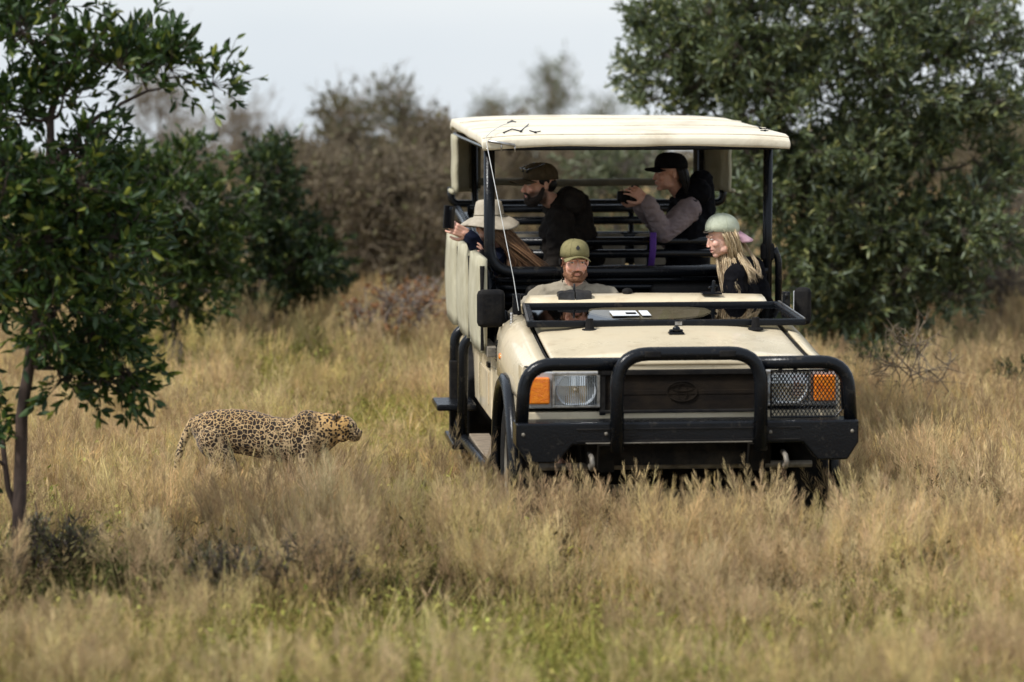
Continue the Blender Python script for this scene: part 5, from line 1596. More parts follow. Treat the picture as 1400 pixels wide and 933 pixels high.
def cap_hat(o, HL, mat, brimmat=None, back=False, tilt=0.0, brimlen=0.075, badge=None, s=1.0, hk=0.95, arch=0.006, droop=0.0):
    """baseball cap as a child: crown and brim"""
    Mx = HL @ Matrix.Translation((0, 0.012, 0.040)) @ Matrix.Rotation(tilt + (PI if False else 0), 4, 'X')
    if back: Mx = Mx @ Matrix.Rotation(PI, 4, 'Z')
    c = bpy.data.objects.new('cap', None)
    mb = MB(); mb.T = Mx; rings = []
    for i in range(10):
        ph = i / 9 * PI / 2
        rx, ry = 0.0835 * s, 0.104 * s
        ring = []
        for j in range(30):
            a = 2 * PI * j / 30
            seam = 1 + 0.012 * abs(math.cos(3 * a)) ** 0.5
            r_ = math.cos(ph) ** (0.9 if back else 0.70)
            z = 0.088 * hk * s * math.sin(ph) ** 0.9
            if not back and math.sin(a) < 0: z += 0.010 * math.cos(ph) * -math.sin(a) * (i > 0)
            if i == 0: z -= 0.012
            ring.append((rx * r_ * math.cos(a) * seam, ry * r_ * math.sin(a) * seam, z))
        rings.append(ring)
    rings[-1] = [(0.004 * math.cos(2 * PI * j / 30), 0.004 * math.sin(2 * PI * j / 30), 0.0885 * hk * s) for j in range(30)]
    if back:
        # gap over the forehead for the strap: drop the lower faces there
        pass
    mb.loft(rings, cap=False); mb.ell((0, 0, 0.089 * hk * s), (0.007, 0.007, 0.004), n=8, m=5)
    for q in range(3):                                        # stitched panel seams over the crown
        a = 2 * PI * (q * 5) / 30
        mb.tube([Vector(rings[i][(q * 5) % 30]) * 1.004 for i in range(9)] + [Vector(rings[i][(q * 5 + 15) % 30]) * 1.004 for i in range(8, -1, -1)], 0.0016, 4)
    cr = mb.build('cap', mat, o, smooth=True); so = cr.modifiers.new('s', 'SOLIDIFY'); so.thickness = 0.003
    mb = MB(); mb.T = Mx; V = []; F = []; nu, nv = 17, 7
    for j in range(nv):
        t = j / (nv - 1)
        for i in range(nu):
            u = -1 + 2 * i / (nu - 1)
            a = -PI / 2 + u * 1.08
            x0, y0 = 0.0835 * s * math.cos(a), 0.104 * s * math.sin(a)
            x1, y1 = 0.088 * s * u * (1 - 0.12 * u * u * u * u), -(0.100 + brimlen * math.sqrt(max(0, 1 - abs(u) ** 2.6))) * s
            x = x0 * (1 - t) + x1 * t; y = y0 * (1 - t) + y1 * t
            z = -0.006 + arch * (1 - (x / (0.085 * s)) ** 2) * (0.35 + 0.65 * t) - 0.020 * (x / (0.08 * s)) ** 2 - 0.012 * t - droop * t
            V.append((x, y, z))
    for j in range(nv - 1):
        for i in range(nu - 1): F.append((j * nu + i, j * nu + i + 1, (j + 1) * nu + i + 1, (j + 1) * nu + i))
    mb.add(V, F); b = mb.build('cap_brim', brimmat or mat, cr, smooth=True); so = b.modifiers.new('s', 'SOLIDIFY'); so.thickness = 0.004
    if badge:
        mb = MB(); mb.T = Mx
        if back:
            mb.tube([(0.055 * math.cos(a_), 0.100 * s - 0.0 + 0.012 * math.sin(a_) * 0, 0.012 + 0.02 * math.sin(a_)) for a_ in [PI * k / 8 for k in range(9)]], 0.004, 5)
        else:
            pts = [(0.0, 0.024), (0.013, 0.002), (0.007, -0.014), (-0.007, -0.014), (-0.013, 0.002)]
            mb.add([(x, -0.098 * s + 0.004 * 0 - (0.006 - 0.25 * max(0, z + 0.0) ** 1.0 * 0.6), 0.050 + z * 0.75) for x, z in pts], [(0, 1, 2, 3, 4)])
        mb.build('badge', badge, cr)
    return cr


def tresses(R0, rs, groups, per, jit=0.007):
    """gather single strands into waving tresses: groups of strands share their way and wave"""
    out_ = []
    idx = rs.permutation(len(R0))[:groups]
    for i in idx:
        base = [Vector(q) for q in R0[i]]; ph = rs.rand() * 6.28; amp = 0.006 + 0.010 * rs.rand()
        for k in range(per):
            j = [Vector(rs.randn(3)) * jit * f for f in (1.0, 1.3, 1.5, 1.0)]
            out_.append([q + e for q, e in zip(base, j)] + [ph + 0.25 * rs.randn(), amp])
    return out_


def locks(o, roots, mat, rs, width=0.008, name='hair', wave=0.006):
    """hair as many flattened locks: each item is a list of 4 control points"""
    mb = MB()
    for pts in roots:
        n = 9; q = []
        P4 = [Vector(p) for p in pts[:4]]
        ph = rs.rand() * 6; amp = wave * (0.5 + rs.rand())
        if len(pts) > 4: ph, amp = pts[4], pts[5]
        mb.mat = int(rs.rand() < 0.4) if isinstance(mat, (list, tuple)) else 0
        for k in range(n):
            t = k / (n - 1)
            p = P4[0] * (1 - t) ** 3 + P4[1] * 3 * t * (1 - t) ** 2 + P4[2] * 3 * t * t * (1 - t) + P4[3] * t ** 3
            p = p + Vector((math.sin(ph + t * 9), math.cos(ph * 1.3 + t * 8), 0)) * amp * t
            q.append(p)
        w_ = width * (0.6 + 0.8 * rs.rand())
        mb.tube(q, [w_ * 0.7, w_, w_, w_, w_ * 0.95, w_ * 0.85, w_ * 0.7, w_ * 0.45, w_ * 0.1], 6, flat=0.45)
    return mb.build(name, mat, o, smooth=True)


def beard(o, HL, mat, full=1.0, slim=False):
    mb = MB(); mb.T = HL
    mb.ell((0, -0.048, -0.098), (0.046, 0.046, 0.030 * full), n=16, m=10)
    for s in (-1, 1):
        mb.cap((s * 0.064, 0.002, -0.028), (s * 0.056, -0.020, -0.078), 0.008 if slim else 0.011, 0.013 if slim else 0.017); mb.cap((s * 0.056, -0.020, -0.078), (s * 0.022, -0.062, -0.100), 0.018, 0.022)
        if not slim: mb.cap((s * 0.030, -0.080, -0.068), (s * 0.020, -0.076, -0.095), 0.008, 0.013)
        else: mb.cap((s * 0.030, -0.080, -0.066), (s * 0.030, -0.072, -0.092), 0.004, 0.009)
        mb.cap((0.002 * s, -0.0925, -0.0520), (s * 0.026, -0.082, -0.060), 0.0055, 0.006)
    mb.ell((0, -0.078, -0.098), (0.026, 0.018, 0.020 * full), n=12, m=8)
    return organic(mb, 'beard', mat, o, voxel=0.0035, smooth=2, wrinkle=0.003, wscale=160)


def v(px, py, y): return Vector(L(px, py, y))


def legs_for(pel, y_f=0.42, floor=None, w_=0.10):
    pel = Vector(pel); fl = floor if floor is not None else pel.z - 0.42
    return [(pel + Vector((s * w_, -0.04, -0.02)), pel + Vector((s * (w_ + 0.03), -y_f, 0.03)), Vector((pel.x + s * (w_ + 0.03), pel.y - y_f - 0.04, fl))) for s in (-1, 1)]


def build_people():
    rs = np.random.RandomState(21)
    # ---------------- driver
    hd = v(786, 357, 2.20)
    pel = Vector((hd.x + 0.01, 2.36, hd.z - 0.70))
    chest = Vector((hd.x + 0.0, 2.30, hd.z - 0.31)); neck = Vector((hd.x, 2.27, hd.z - 0.145))
    shR = v(741, 407, 2.26); shL = v(831, 408, 2.26)
    elR = v(704, 437, 2.12); wrR = elR + Vector((0.14, -0.22, -0.06))
    elL = shL + Vector((0.04, -0.12, -0.25)); wrL = Vector((-0.25, 2.02, 1.14))
    o, H = person('person', 'bearded man in olive cap and stone shirt driving the truck and looking at the viewer', pel, dict(
        head=hd, yaw=4, pitch=4, pel=pel, chest=chest, neck=neck, shL=shL, shR=shR,
        arms=[(shR, elR, wrR), (shL, elL, wrL)], legs=legs_for(pel), hands=[dict(wrist=wrR, dirv=(0.9, -0.25, 0.05), palm_n=(0, -0.2, -1), side=1, curl=1.0), dict(wrist=wrL, dirv=(-0.5, -0.3, 0.4), palm_n=(0, -1, -0.3), side=1, curl=1.1)],
        gmat=M['shirt'], garment='shirt', bulk=1.06, tone=(0.74, 0.42, 0.31), brow=(0.22, 0.10, 0.06), stubble=(0.32, 0.15, 0.09), stub_z=-0.066, hscale=1.0, gaze=-0.001, wrinkle=0.011, hscale_=1,
        extra=[]))
    beard(o, H, M['beard_red'], 0.8, slim=True)
    cap_hat(o, H, M['cap_olive'], badge=M['leather'], tilt=0.0, s=1.03, brimlen=0.05, hk=0.97, arch=0.022)
    mb = MB(); mb.T = H                                          # short hair at the temples and earpiece
    for s in (-1, 1): mb.ell((s * 0.071, 0.0, 0.022), (0.008, 0.035, 0.028), n=12, m=8)
    mb.ell((0, 0.07, 0.0), (0.066, 0.045, 0.05), n=14, m=9); mb.build('hair', M['beard_red'], o, smooth=True)
    mb = MB(); mb.T = H; mb.cap((-0.088, 0.0, -0.016), (-0.088, 0.0, 0.006), 0.010, 0.010); mb.tube([(-0.088, 0.0, -0.02), (-0.08, 0.0, -0.07), (-0.07, 0.02, -0.13)], 0.003, 6); mb.build('earpiece', M['blackmatt'], o, smooth=True)
    # collar: two turned leaves
    for s in (-1, 1):
        mb = MB(); piv = pel
        n_ = neck - piv
        a = [n_ + Vector((s * 0.060, 0.055, 0.035)), n_ + Vector((s * 0.078, 0.0, 0.015)), n_ + Vector((s * 0.065, -0.06, -0.005)), n_ + Vector((s * 0.025, -0.095, -0.045))]
        b = [n_ + Vector((s * 0.085, 0.07, 0.0)), n_ + Vector((s * 0.115, 0.0, -0.020)), n_ + Vector((s * 0.110, -0.075, -0.045)), n_ + Vector((s * 0.070, -0.120, -0.085))]
        mb.add(a + b, [(i, i + 1, i + 5, i + 4) for i in range(3)])
        c_ = mb.build('collar', M['shirt'], o, smooth=True); so = c_.modifiers.new('s', 'SOLIDIFY'); so.thickness = 0.006

    # ---------------- blond woman, front passenger
    hd = v(987, 323, 2.30)
    pel = Vector((0.50, 2.34, hd.z - 0.70)); neck = v(1008, 356, 2.34); chest = Vector((neck.x + 0.02, 2.36, neck.z - 0.20))
    shR = neck + Vector((-0.03, -0.15, -0.09)); shL = neck + Vector((0.11, 0.11, -0.06))
    elR = shR + Vector((-0.03, -0.04, -0.26)); elL = shL + Vector((0.07, -0.06, -0.26))
    o, H = person('person', 'blond woman in a backwards sage cap and black jacket in the front passenger seat', pel, dict(
        head=hd, yaw=-80, pitch=14, pel=pel, chest=chest, neck=neck, shL=shL, shR=shR, female=True, hscale=1.0,
        arms=[(shR, elR, elR + Vector((0.0, -0.16, 0.06))), (shL, elL, elL + Vector((-0.10, -0.18, 0.04)))], legs=legs_for(pel),
        hands=[dict(wrist=elR + Vector((0, -0.16, 0.06)), dirv=(0.3, -0.9, 0), palm_n=(0, 0, -1), side=-1, curl=0.5), dict(wrist=elL + Vector((-0.10, -0.18, 0.04)), dirv=(-0.5, -0.8, 0), palm_n=(0, 0, -1), side=1, curl=0.5)],
        gmat=M['jacket_black'], bulk=1.12, tone=(0.72, 0.43, 0.33), brow=(0.22, 0.12, 0.06), mouth=0.004, lip=(0.5, 0.15, 0.14)))
    cap_hat(o, H, M['cap_sage'], M['brim_pink'], back=True, tilt=-0.26, badge=None, s=1.02, hk=1.05, brimlen=0.088, droop=0.04, arch=0.0)
    mb = MB(); mb.T = H; mb.tube([(-0.070, -0.070, 0.050), (-0.035, -0.093, 0.048), (0, -0.100, 0.048), (0.035, -0.093, 0.048), (0.070, -0.070, 0.050)], 0.007, 6, flat=0.6); mb.build('cap_strap', M['bark'], o, smooth=True)
    mb = MB(); mb.T = H; mb.ell((-0.086, 0.045, 0.068), (0.004, 0.010, 0.010), n=10, m=6); mb.build('cap_badge', M['bark_red'], o, smooth=True)
    rel = Matrix.Translation(-pel)
    R_ = []
    for k in range(330):
        side = -1 if k % 3 else 1
        a = rs.rand()
        if side < 0: a = a * 0.42 if rs.rand() < 0.55 else 0.68 + 0.32 * a
        r0 = H @ Vector((side * 0.075, -0.018 + 0.098 * a, 0.030 - 0.03 * a + 0.006 * rs.randn()))
        drop = 0.22 + 0.16 * rs.rand()
        if side < 0:
            tgt = (neck - pel) + (Vector((-0.085 + 0.14 * a + 0.014 * rs.randn(), -0.20 + 0.02 * rs.randn(), 0.07 - drop * (1.15 - 1.3 * a))) if a < 0.5 else Vector((0.02 + 0.10 * (a - 0.5) + 0.03 * rs.randn(), -0.20 + 0.03 * rs.randn(), 0.06 - drop * 0.5)))
        else:
            tgt = (neck - pel) + Vector((0.0 + 0.12 * a, 0.10, 0.10 - drop))
        m1 = H @ Vector((side * 0.086, 0.005 + 0.10 * a, -0.06)); m2 = (m1 + tgt) / 2 + Vector((0.02 * rs.randn(), -0.05, 0.0))
        R_.append((r0, m1, m2, tgt))
    for k in range(26):
        a = rs.rand() * 2 - 1
        r0 = H @ Vector((a * 0.06, 0.095, 0.0)); tgt = (neck - pel) + Vector((0.09 + 0.03 * rs.randn(), -0.10 + 0.08 * a, -0.02 - 0.09 * rs.rand()))
        R_.append((r0, H @ Vector((a * 0.07, 0.13, -0.06)), (neck - pel) + Vector((0.11, 0.08 * a, 0.03)), tgt))
    locks(o, tresses(R_, rs, 52, 13), [M['hair_blond'], M['hair_blond_dark']], rs, 0.0036)

    # ---------------- woman with the sun hat, photographing with her phone
    hd = v(668, 306, 3.02)
    pel = Vector((hd.x + 0.27, 3.10, 0.95)); neck = v(694, 340, 3.06); chest = neck + Vector((0.07, 0.03, -0.20))
    shR = neck + Vector((-0.11, -0.13, -0.07)); shL = neck + Vector((0.12, 0.13, -0.08))
    wr = v(641, 321, 2.88); el = v(661, 354, 2.94)
    wl = v(658, 368, 2.86); ell_ = shL + Vector((-0.10, -0.05, -0.24))
    o, H = person('person', 'woman in a wide beige sun hat with long brown hair holding up a phone', pel, dict(
        head=hd, yaw=-150, pitch=8, pel=pel, chest=chest, neck=neck, shL=shL, shR=shR, female=True, hscale=0.95,
        arms=[(shR, el, wr), (shL, ell_, wl)], legs=legs_for(pel),
        hands=[dict(wrist=wr, dirv=(-0.85, -0.1, 0.35), palm_n=(-0.2, 0.9, 0.2), side=1, curl=0.75, scale=1.0), dict(wrist=wl, dirv=(0.1, -0.2, 0.9), palm_n=(-0.9, 0.1, 0), side=-1, curl=0.5)],
        gmat=M['navy'], bulk=1.10, tone=(0.60, 0.33, 0.24), sleeve=0.9))
    mb = MB(); mb.T = H @ Matrix.Translation((0, 0.012, 0.042)) @ Matrix.Rotation(-0.10, 4, 'X'); rings = []
    prof = [(0.190, -0.062), (0.186, -0.052), (0.155, -0.030), (0.122, -0.010), (0.099, 0.002), (0.094, 0.022), (0.089, 0.065), (0.080, 0.100), (0.062, 0.112), (0.03, 0.116), (0.004, 0.117)]
    for i, (r_, z) in enumerate(prof):
        rings.append([(r_ * math.cos(a), r_ * 1.12 * math.sin(a), z + (0.014 * math.cos(2 * a + 0.5) + 0.006 * math.sin(3 * a) if r_ > 0.12 else 0)) for a in [2 * PI * k / 40 for k in range(40)]])
    mb.loft(rings, cap=False); h = mb.build('sun_hat', M['hat'], o, smooth=True); so = h.modifiers.new('s', 'SOLIDIFY'); so.thickness = 0.003
    mb = MB(); mb.T = H @ Matrix.Translation((0, 0.012, 0.042)) @ Matrix.Rotation(-0.10, 4, 'X'); mb.tube([(0.0955 * math.cos(a), 0.107 * math.sin(a), 0.014) for a in [2 * PI * k / 30 for k in range(31)]], 0.004, 6)
    mb.ell((0.05, 0.09, 0.016), (0.012, 0.006, 0.006), n=8, m=5); mb.build('hat_band', M['trousers'], h, smooth=True)
    R_ = []
    for k in range(330):
        a = rs.rand() * 2 - 1
        r0 = H @ Vector((0.072 * math.sin(a * 1.6), 0.02 + 0.085 * math.cos(a * 1.6), 0.0))
        tgt = (neck - pel) + Vector((0.05 + 0.11 * a + 0.12 * rs.rand(), -0.15 - 0.02 * rs.rand() if rs.rand() < 0.75 else 0.12, -0.10 - 0.13 * rs.rand()))
        if rs.rand() < 0.35: tgt = (neck - pel) + Vector((0.17 + 0.08 * rs.rand(), -0.12 + 0.05 * rs.randn(), -0.12 - 0.05 * rs.rand()))
        m1 = H @ Vector((0.085 * math.sin(a * 1.6), 0.035 + 0.095 * math.cos(a * 1.6), -0.06)); m2 = (m1 + tgt) / 2 + Vector((0.02, -0.03, 0.03))
        R_.append((r0, m1, m2, tgt))
    locks(o, tresses(R_, rs, 70, 12, 0.009), [M['hair_brown'], M['hair_brown_light']], rs, 0.0042)
    # phone
    pc = v(614, 297, 2.86)
    ph = empty('phone', TM @ pc, TRUCK_R, 'black phone held out over the side of the truck', 'phone')
    mb = MB(); mb.box((0, 0, 0), (0.072, 0.009, 0.142), (0, 0.08, 0.25)); mb.build('phone_body', M['screen'], ph, bevel=0.004)
    mb = MB(); mb.box((0.0135, -0.0045, 0.052), (0.02, 0.004, 0.02), (0, 0.08, 0.25)); mb.build('phone_camera', M['sunglass'], ph, bevel=0.002)

    # ---------------- bearded man behind
    hd = v(737, 252, 3.55)
    pel = Vector((hd.x + 0.16, 3.62, 1.06)); neck = v(764, 281, 3.62); chest = neck + Vector((0.05, 0.03, -0.22))
    shR = neck + Vector((-0.01, -0.19, -0.08)); shL = neck + Vector((0.13, 0.17, -0.07))
    elR = shR + Vector((-0.02, -0.10, -0.27)); elL = shL + Vector((0.11, -0.05, -0.28))
    o, H = person('person', 'dark bearded man in a brown cap and charcoal hooded jacket in the raised row', pel, dict(
        head=hd, yaw=-76, pitch=2, pel=pel, chest=chest, neck=neck, shL=shL, shR=shR,
        arms=[(shR, elR, elR + Vector((-0.12, -0.12, -0.08))), (shL, elL, elL + Vector((-0.2, -0.12, 0.0)))], legs=legs_for(pel, floor=0.70),
        hands=[dict(wrist=elR + Vector((-0.12, -0.12, -0.08)), dirv=(-0.8, -0.4, -0.1), palm_n=(0, 0, -1), side=-1, curl=0.7), dict(wrist=elL + Vector((-0.2, -0.12, 0)), dirv=(-0.8, -0.4, -0.1), palm_n=(0, 0, -1), side=1, curl=0.7)],
        gmat=M['jacket_dark'], hscale=1.06, bulk=1.3, tone=(0.62, 0.34, 0.24), stubble=(0.03, 0.02, 0.015), brow=(0.03, 0.018, 0.012), wrinkle=0.010, mouth=0.002,
        extra=[(neck + Vector((0.07, 0.06, 0.03)), neck + Vector((0.08, -0.10, 0.02)), 0.085, 0.08), (neck + Vector((0.0, -0.06, -0.01)), neck + Vector((-0.03, 0.06, -0.02)), 0.065, 0.065), (neck + Vector((0.045, -0.05, 0.05)), neck + Vector((0.055, 0.06, 0.05)), 0.06, 0.06), (neck + Vector((0.10, 0.0, 0.0)), neck + Vector((0.14, 0.0, -0.20)), 0.10, 0.10)]))
    beard(o, H, M['beard_dark'], 1.25)
    cap_hat(o, H, M['cap_brown'], s=1.04, tilt=-0.02, brimlen=0.085)
    mb = MB(); mb.T = H; mb.ell((0, 0.060, 0.0), (0.070, 0.050, 0.055), n=14, m=9)
    for s in (-1, 1): mb.ell((s * 0.070, 0.010, 0.022), (0.008, 0.035, 0.026), n=12, m=8)
    mb.build('hair', M['hair_black'], o, smooth=True)
    mb = MB(); mb.T = H @ Matrix.Translation((0, -0.095, 0.088)) @ Matrix.Rotation(0.45, 4, 'X')
    for s in (-1, 1): mb.ell((s * 0.033, 0, 0), (0.029, 0.008, 0.019), n=14, m=7); mb.tube([(s * 0.06, 0, 0.004), (s * 0.086, 0.04, 0.0), (s * 0.088, 0.11, -0.012)], 0.004, 6)
    mb.tube([(-0.01, 0, 0.004), (0.01, 0, 0.004)], 0.004, 6); mb.build('sunglasses', M['sunglass'], o, smooth=True)

    # ---------------- woman with the camera
    hd = v(915, 236, 3.62)
    pel = Vector((hd.x + 0.12, 3.74, 1.12)); neck = v(932, 268, 3.70); chest = neck + Vector((0.05, 0.02, -0.22))
    shR = neck + Vector((0.02, -0.18, -0.08)); shL = neck + Vector((0.07, 0.17, -0.08))
    wr = v(884, 274, 3.34); el = v(908, 318, 3.42)
    wl = v(872, 280, 3.50); ell_ = shL + Vector((-0.10, -0.08, -0.25))
    o, H = person('person', 'woman in black cap and vest with mauve sleeves raising a camera below the canopy', pel, dict(
        head=hd, yaw=-84, pitch=0, pel=pel, chest=chest, neck=neck, shL=shL, shR=shR, female=True, hscale=1.0,
        arms=[(shR, el, wr), (shL, ell_, wl)], legs=legs_for(pel, floor=0.70),
        hands=[dict(wrist=wr, dirv=(-0.75, 0.0, 0.55), palm_n=(-0.3, 0.9, -0.2), side=1, curl=0.7), dict(wrist=wl, dirv=(-0.6, 0.0, 0.6), palm_n=(-0.3, -0.8, 0.3), side=-1, curl=0.7)],
        gmat=M['jacket_black'], garment='vest', sleeve_own=M['mauve'], bulk=1.22, tone=(0.52, 0.28, 0.20), brow=(0.03, 0.02, 0.015), wrinkle=0.008,
        extra=[(neck + Vector((0.02, 0.06, 0.01)), neck + Vector((0.02, -0.06, 0.01)), 0.068, 0.068), (neck + Vector((0.07, 0.06, 0.03)), neck + Vector((0.10, -0.08, 0.03)), 0.085, 0.08), (neck + Vector((0.13, 0, 0.09)), neck + Vector((0.12, 0.0, -0.10)), 0.075, 0.10)]))
    cap_hat(o, H, M['cap_black'], s=1.05, brimlen=0.062)
    R_ = []
    for k in range(90):
        a = rs.rand() * 2 - 1
        r0 = H @ Vector((0.074 * math.sin(a * 1.7), 0.03 + 0.075 * math.cos(a * 1.7), 0.035)); m1 = H @ Vector((0.084 * math.sin(a * 1.7), 0.05 + 0.085 * math.cos(a * 1.7), -0.02))
        e_ = H @ Vector((0.05 * a, 0.10 + 0.03 * rs.rand(), -0.16 - 0.04 * rs.rand())); R_.append((r0, m1, (m1 + e_) / 2, e_))
    locks(o, R_, M['hair_black'], rs, 0.012)
    mb = MB(); mb.T = H; mb.tube([(-0.088 , 0.012 + 0.014 * math.cos(a), -0.055 + 0.014 * math.sin(a)) for a in [2 * PI * k / 18 for k in range(19)]], 0.0022, 6); mb.build('earring', M['gold'], o, smooth=True)
    cc = v(868, 268, 3.42)
    cm = empty('camera', TM @ cc, TRUCK_R, 'black camera held up by the woman with mauve sleeves', 'camera')
    mb = MB(); mb.box((0.0, 0, 0), (0.075, 0.12, 0.085)); mb.box((0.0, 0, 0.05), (0.05, 0.05, 0.03)); mb.build('camera_body', M['blackmatt'], cm, bevel=0.01)
    mb = MB(); mb.tube([(-0.03, 0, -0.005), (-0.07, 0, -0.005), (-0.075, 0, -0.005), (-0.11, 0, -0.005)], [0.032, 0.032, 0.036, 0.036], 16); mb.build('lens', M['blackmatt'], cm, smooth=True)
    # purple strap
    st = MB(); a = v(893, 318, 3.30); b = v(890, 364, 3.30)
    st.tube([a - pel, (a + b) / 2 - pel + Vector((0.006, 0, 0)), b - pel], 0.021, 8, flat=0.3, side=(0, 1, 0)); 
    so_ = st.build('camera_strap', M['purple'], None, smooth=True); so_.location = TM @ pel; so_.rotation_euler = (0, 0, TRUCK_R); so_.parent = o; so_.location = (0, 0, 0); so_.rotation_euler = (0, 0, 0)

    # black leather pouch on the dashboard
    c = L(785, 404, 1.86)
    po = empty('leather_pouch', TM @ Vector((c.x, 1.86, 1.295)), TRUCK_R, 'black leather pouch draped on the dashboard in front of the driver', 'pouch')
    for s in (-1, 1):
        mb = MB(); rings = []
        for i in range(8):
            t = i / 7; x = s * (0.004 + 0.094 * t)
            e = 1 - 0.5 * t ** 3
            rings.append([(x, -0.060 + 0.012 * t, -0.030 + 0.004 * math.sin(7 * t)), (x, -0.052, 0.004 + 0.020 * e), (x, -0.01, 0.012 + 0.022 * e + 0.003 * math.sin(9 * t)), (x, 0.035, 0.010 + 0.012 * e), (x, 0.04, -0.004), (x, -0.03, -0.008)])
        mb.loft(rings); mb.build('flap', M['leather'], po, smooth=False)
    mb = MB(); mb.cap((0, 0, 0.03), (0.0, 0.0, 0.065), 0.008, 0.006); mb.build('toggle', M['leather'], po, smooth=True)


build_people()


# ================================================================== LEOPARD
def furmat():
    m, t, b, o = new_mat('leopard_fur')
    N = t.nodes.new; K = t.links.new
    at = N("ShaderNodeAttribute"); at.attribute_name = 'tone'       # R: share of small solid spots, G: how tawny, B: dark places
    sep = N("ShaderNodeSeparateColor"); K(at.outputs['Color'], sep.inputs[0])
    tc = N("ShaderNodeTexCoord")
    # slight warp so that the spots are irregular
    nz = N("ShaderNodeTexNoise"); nz.inputs['Scale'].default_value = 26; K(tc.outputs['Object'], nz.inputs['Vector'])
    wa = N("ShaderNodeVectorMath"); wa.operation = 'SCALE'; wa.inputs['Scale'].default_value = 0.026; K(nz.outputs['Color'], wa.inputs[0])
    ad = N("ShaderNodeVectorMath"); ad.operation = 'ADD'; K(tc.outputs['Object'], ad.inputs[0]); K(wa.outputs[0], ad.inputs[1])
    def vor(scale, feat):
        v_ = N("ShaderNodeTexVoronoi"); v_.feature = feat; v_.inputs['Scale'].default_value = scale; v_.inputs['Randomness'].default_value = 0.9
        K(ad.outputs[0], v_.inputs['Vector']); return v_
    def ramp(src, stops):
        r = N("ShaderNodeValToRGB"); e = r.color_ramp.elements
        e[0].position, c = stops[0]; e[0].color = (c, c, c, 1); e[1].position, c = stops[-1]; e[1].color = (c, c, c, 1)
        for p, c in stops[1:-1]:
            q = e.new(p); q.color = (c, c, c, 1)
        K(src, r.inputs[0]); return r.outputs[0]
    big = vor(38, 'F1'); bige = vor(38, 'DISTANCE_TO_EDGE'); sm = vor(62, 'F1')
    ringm = ramp(bige.outputs['Distance'], [(0.04, 0), (0.09, 1)])            # dark inside the cell, away from the edge
    core = ramp(big.outputs['Distance'], [(0.10, 0), (0.20, 1)])               # tawny centre
    n2 = N("ShaderNodeTexNoise"); n2.inputs['Scale'].default_value = 75; K(tc.outputs['Object'], n2.inputs['Vector'])
    brk = ramp(n2.outputs['Fac'], [(0.33, 0), (0.39, 1)])
    def mul(a, b_):
        q = N("ShaderNodeMath"); q.operation = 'MULTIPLY'; K(a, q.inputs[0]); K(b_, q.inputs[1]); return q.outputs[0]
    cen = N("ShaderNodeMath"); cen.operation = 'MAXIMUM'; K(core, cen.inputs[0]); cen.inputs[1].default_value = 0.35
    ros = mul(mul(ringm, cen.outputs[0]), brk)
    sol = ramp(sm.outputs['Distance'], [(0.42, 1), (0.52, 0)])
    mx1 = N("ShaderNodeMix"); mx1.data_type = 'FLOAT'; K(sep.outputs[0], mx1.inputs[0]); K(ros, mx1.inputs[2]); K(sol, mx1.inputs[3])
    # coat
    base = N("ShaderNodeMix"); base.data_type = 'RGBA'; base.inputs[6].default_value = (0.47, 0.355, 0.21, 1); base.inputs[7].default_value = (0.44, 0.26, 0.09, 1)
    K(sep.outputs[1], base.inputs[0])
    inner = N("ShaderNodeMix"); inner.data_type = 'RGBA'; inner.inputs[7].default_value = (0.36, 0.19, 0.07, 1); K(base.outputs[2], inner.inputs[6])
    ci = mul(ringm, ramp(big.outputs['Distance'], [(0.2, 1), (0.3, 0)])); inv = N("ShaderNodeMath"); inv.operation = 'SUBTRACT'; inv.inputs[0].default_value = 1; K(sep.outputs[0], inv.inputs[1])
    K(mul(ci, inv.outputs[0]), inner.inputs[0])
    fin = N("ShaderNodeMix"); fin.data_type = 'RGBA'; fin.inputs[7].default_value = (0.022, 0.014, 0.009, 1)
    K(inner.outputs[2], fin.inputs[6])
    mxd = N("ShaderNodeMath"); mxd.operation = 'MAXIMUM'; K(mx1.outputs[0], mxd.inputs[0]); K(sep.outputs[2], mxd.inputs[1]); K(mxd.outputs[0], fin.inputs[0])
    K(fin.outputs[2], b.inputs['Base Color']); b.inputs['Roughness'].default_value = 0.8; b.inputs['Specular IOR Level'].default_value = 0.2
    b.inputs['Sheen Weight'].default_value = 0.15
    n3 = N("ShaderNodeTexNoise"); n3.inputs['Scale'].default_value = 190; K(tc.outputs['Object'], n3.inputs['Vector'])
    bp = N("ShaderNodeBump"); bp.inputs['Strength'].default_value = 0.5; bp.inputs['Distance'].default_value = 0.004; K(n3.outputs['Fac'], bp.inputs['Height']); K(bp.outputs[0], b.inputs['Normal'])
    return m


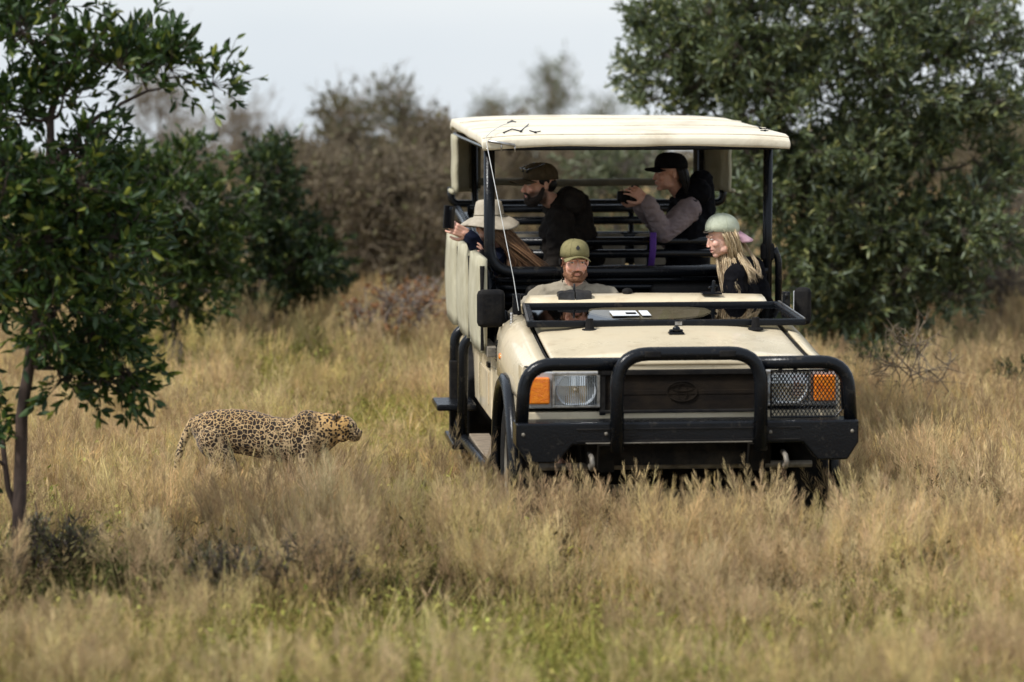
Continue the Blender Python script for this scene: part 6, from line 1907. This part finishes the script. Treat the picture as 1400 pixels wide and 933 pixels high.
def build_leopard():
    D = 18.4
    c0 = P(370, 600, D)
    mb = MB()
    tor = [(-.455, .575, .040, .040), (-.43, .56, .075, .070), (-.38, .548, .105, .095), (-.31, .545, .122, .108), (-.21, .545, .128, .108), (-.10, .530, .134, .112), (.02, .500, .130, .116), (.10, .490, .128, .113), (.19, .510, .144, .110), (.26, .518, .142, .102), (.32, .535, .118, .085), (.37, .555, .092, .070), (.42, .572, .070, .058)]
    mb.loft([[(x, ry * math.cos(a) * (1 - 0.1 * math.sin(a)), z + rz * math.sin(a)) for a in [2 * PI * k / 24 for k in range(24)]] for x, z, rz, ry in tor])
    # shoulder and thigh masses
    for s in (-1, 1):
        mb.ell((.20, s * .062, .555), (.085, .045, .105), (0, .25, 0)); mb.ell((-.33, s * .062, .50), (.095, .052, .125), (0, -.35, 0))
    mb.ell((.215, 0, .635), (.060, .05, .034))                 # shoulder blades
    def leg(pts, rr):
        for i in range(len(pts) - 1): mb.cap(pts[i], pts[i + 1], rr[i], rr[i + 1], 12)
    # near side is -y (towards the camera)
    leg([(.24, -.07, .50), (.215, -.075, .34), (.265, -.07, .19), (.26, -.07, .06)], [.062, .047, .034, .028]); mb.ell((.285, -.07, .032), (.055, .036, .028))
    leg([(.22, .07, .50), (.15, .07, .33), (.11, .07, .18), (.06, .07, .07)], [.060, .044, .033, .028]); mb.ell((.085, .07, .032), (.052, .035, .028))
    leg([(-.33, -.07, .50), (-.235, -.08, .35), (-.345, -.075, .21), (-.315, -.07, .06)], [.088, .055, .034, .028]); mb.ell((-.285, -.07, .032), (.055, .036, .028))
    leg([(-.34, .07, .50), (-.31, .08, .34), (-.445, .075, .22), (-.43, .07, .06)], [.086, .052, .033, .027]); mb.ell((-.40, .07, .032), (.052, .035, .028))
    # neck and head
    mb.cap((.30, 0, .560), (.405, -.005, .572), .088, .072, 14)
    mb.ell((.418, -.008, .573), (.076, .070, .068), n=18, m=12)
    mb.ell((.450, -.010, .566), (.056, .054, .054)); mb.cap((.458, -.012, .548), (.494, -.015, .534), .043, .036, 12)     # muzzle
    mb.ell((.488, -.015, .558), (.030, .024, .018)); mb.ell((.486, -.015, .508), (.034, .028, .018)); mb.ell((.524, -.016, .546), (.010, .015, .011))
    mb.ell((.42, -.038, .528), (.044, .030, .040)); mb.ell((.42, .020, .528), (.044, .030, .040))
    for s in (-1, 1):
        mb.ell((.386, -.006 + s * .045, .634), (.014, .024, .029), (s * -.30, 0.1, 0))
    # tail
    tp = bez((-.44, 0, .600), (-.54, .0, .46), (-.545, -.02, .30), 6) + bez((-.545, -.02, .30), (-.55, -.03, .20), (-.50, -.05, .15), 4)[1:] + [Vector((-.45, -.06, .19))]
    mb.tube(tp, [.034, .030, .026, .024, .022, .021, .020, .020, .020, .019, .018, .013][:len(tp)], 12)
    def color(co):
        x, y, z = co[:, 0], co[:, 1], co[:, 2]
        R_ = np.clip(np.maximum.reduce([(x - .24) / .06, (.40 - z) / .06, (-.43 - x) / .04]), 0, 1)
        G_ = np.clip(0.25 + (z - .50) * 2.8 + np.clip((x - .24) * 3, 0, .5), 0, 1); G_ = np.where(z < .42, G_ * 0.4, G_)
        G_ = np.where(x > .46, G_ * 0.4, G_)
        R_ = np.where((x > .478) & (z < .552), R_ * 0.0 + 0.55, R_)
        B_ = np.zeros(len(co))
        def sp(c, r, k=1):
            d = ((co - np.array(c)) / np.array(r)); np.maximum(B_, np.clip(1.4 - (d ** 2).sum(1), 0, 1) * k, out=B_)
        sp((.532, -.017, .549), (.011, .018, .010)); sp((.505, -.042, .522), (.028, .016, .004), .6)       # nose and mouth line
        sp((.470, -.052, .585), (.013, .018, .008)); sp((.470, .034, .585), (.013, .018, .008))             # eyes
        sp((.380, -.052, .632), (.020, .030, .026), .95); sp((.380, .042, .632), (.020, .030, .026), .95)   # backs of the ears
        sp((.50, -.046, .540), (.016, .012, .002), .3); sp((-.45, -.06, .19), (.05, .03, .05), .9)
        return np.stack([R_, G_, B_], 1)
    o = organic(mb, 'leopard', furmat(), None, voxel=0.0055, smooth=4, color=color, wrinkle=0.0012, wscale=60)
    o.location = (c0.x, D, 0); o.rotation_euler = (0, 0, R(-4))
    tag(o, 'spotted leopard walking right through the dry grass beside the truck', 'leopard')
    # face details
    for s in (-1, 1):
        e = MB(); e.ell((.474, -.010 + s * .040, .586), (.006, .006, .005), n=10, m=7); e.build('eye', pmat('leopard_eye', (0.45, 0.38, 0.12), None, rough=0.15) if s < 0 else bpy.data.materials['leopard_eye'], o, smooth=True)


build_leopard()
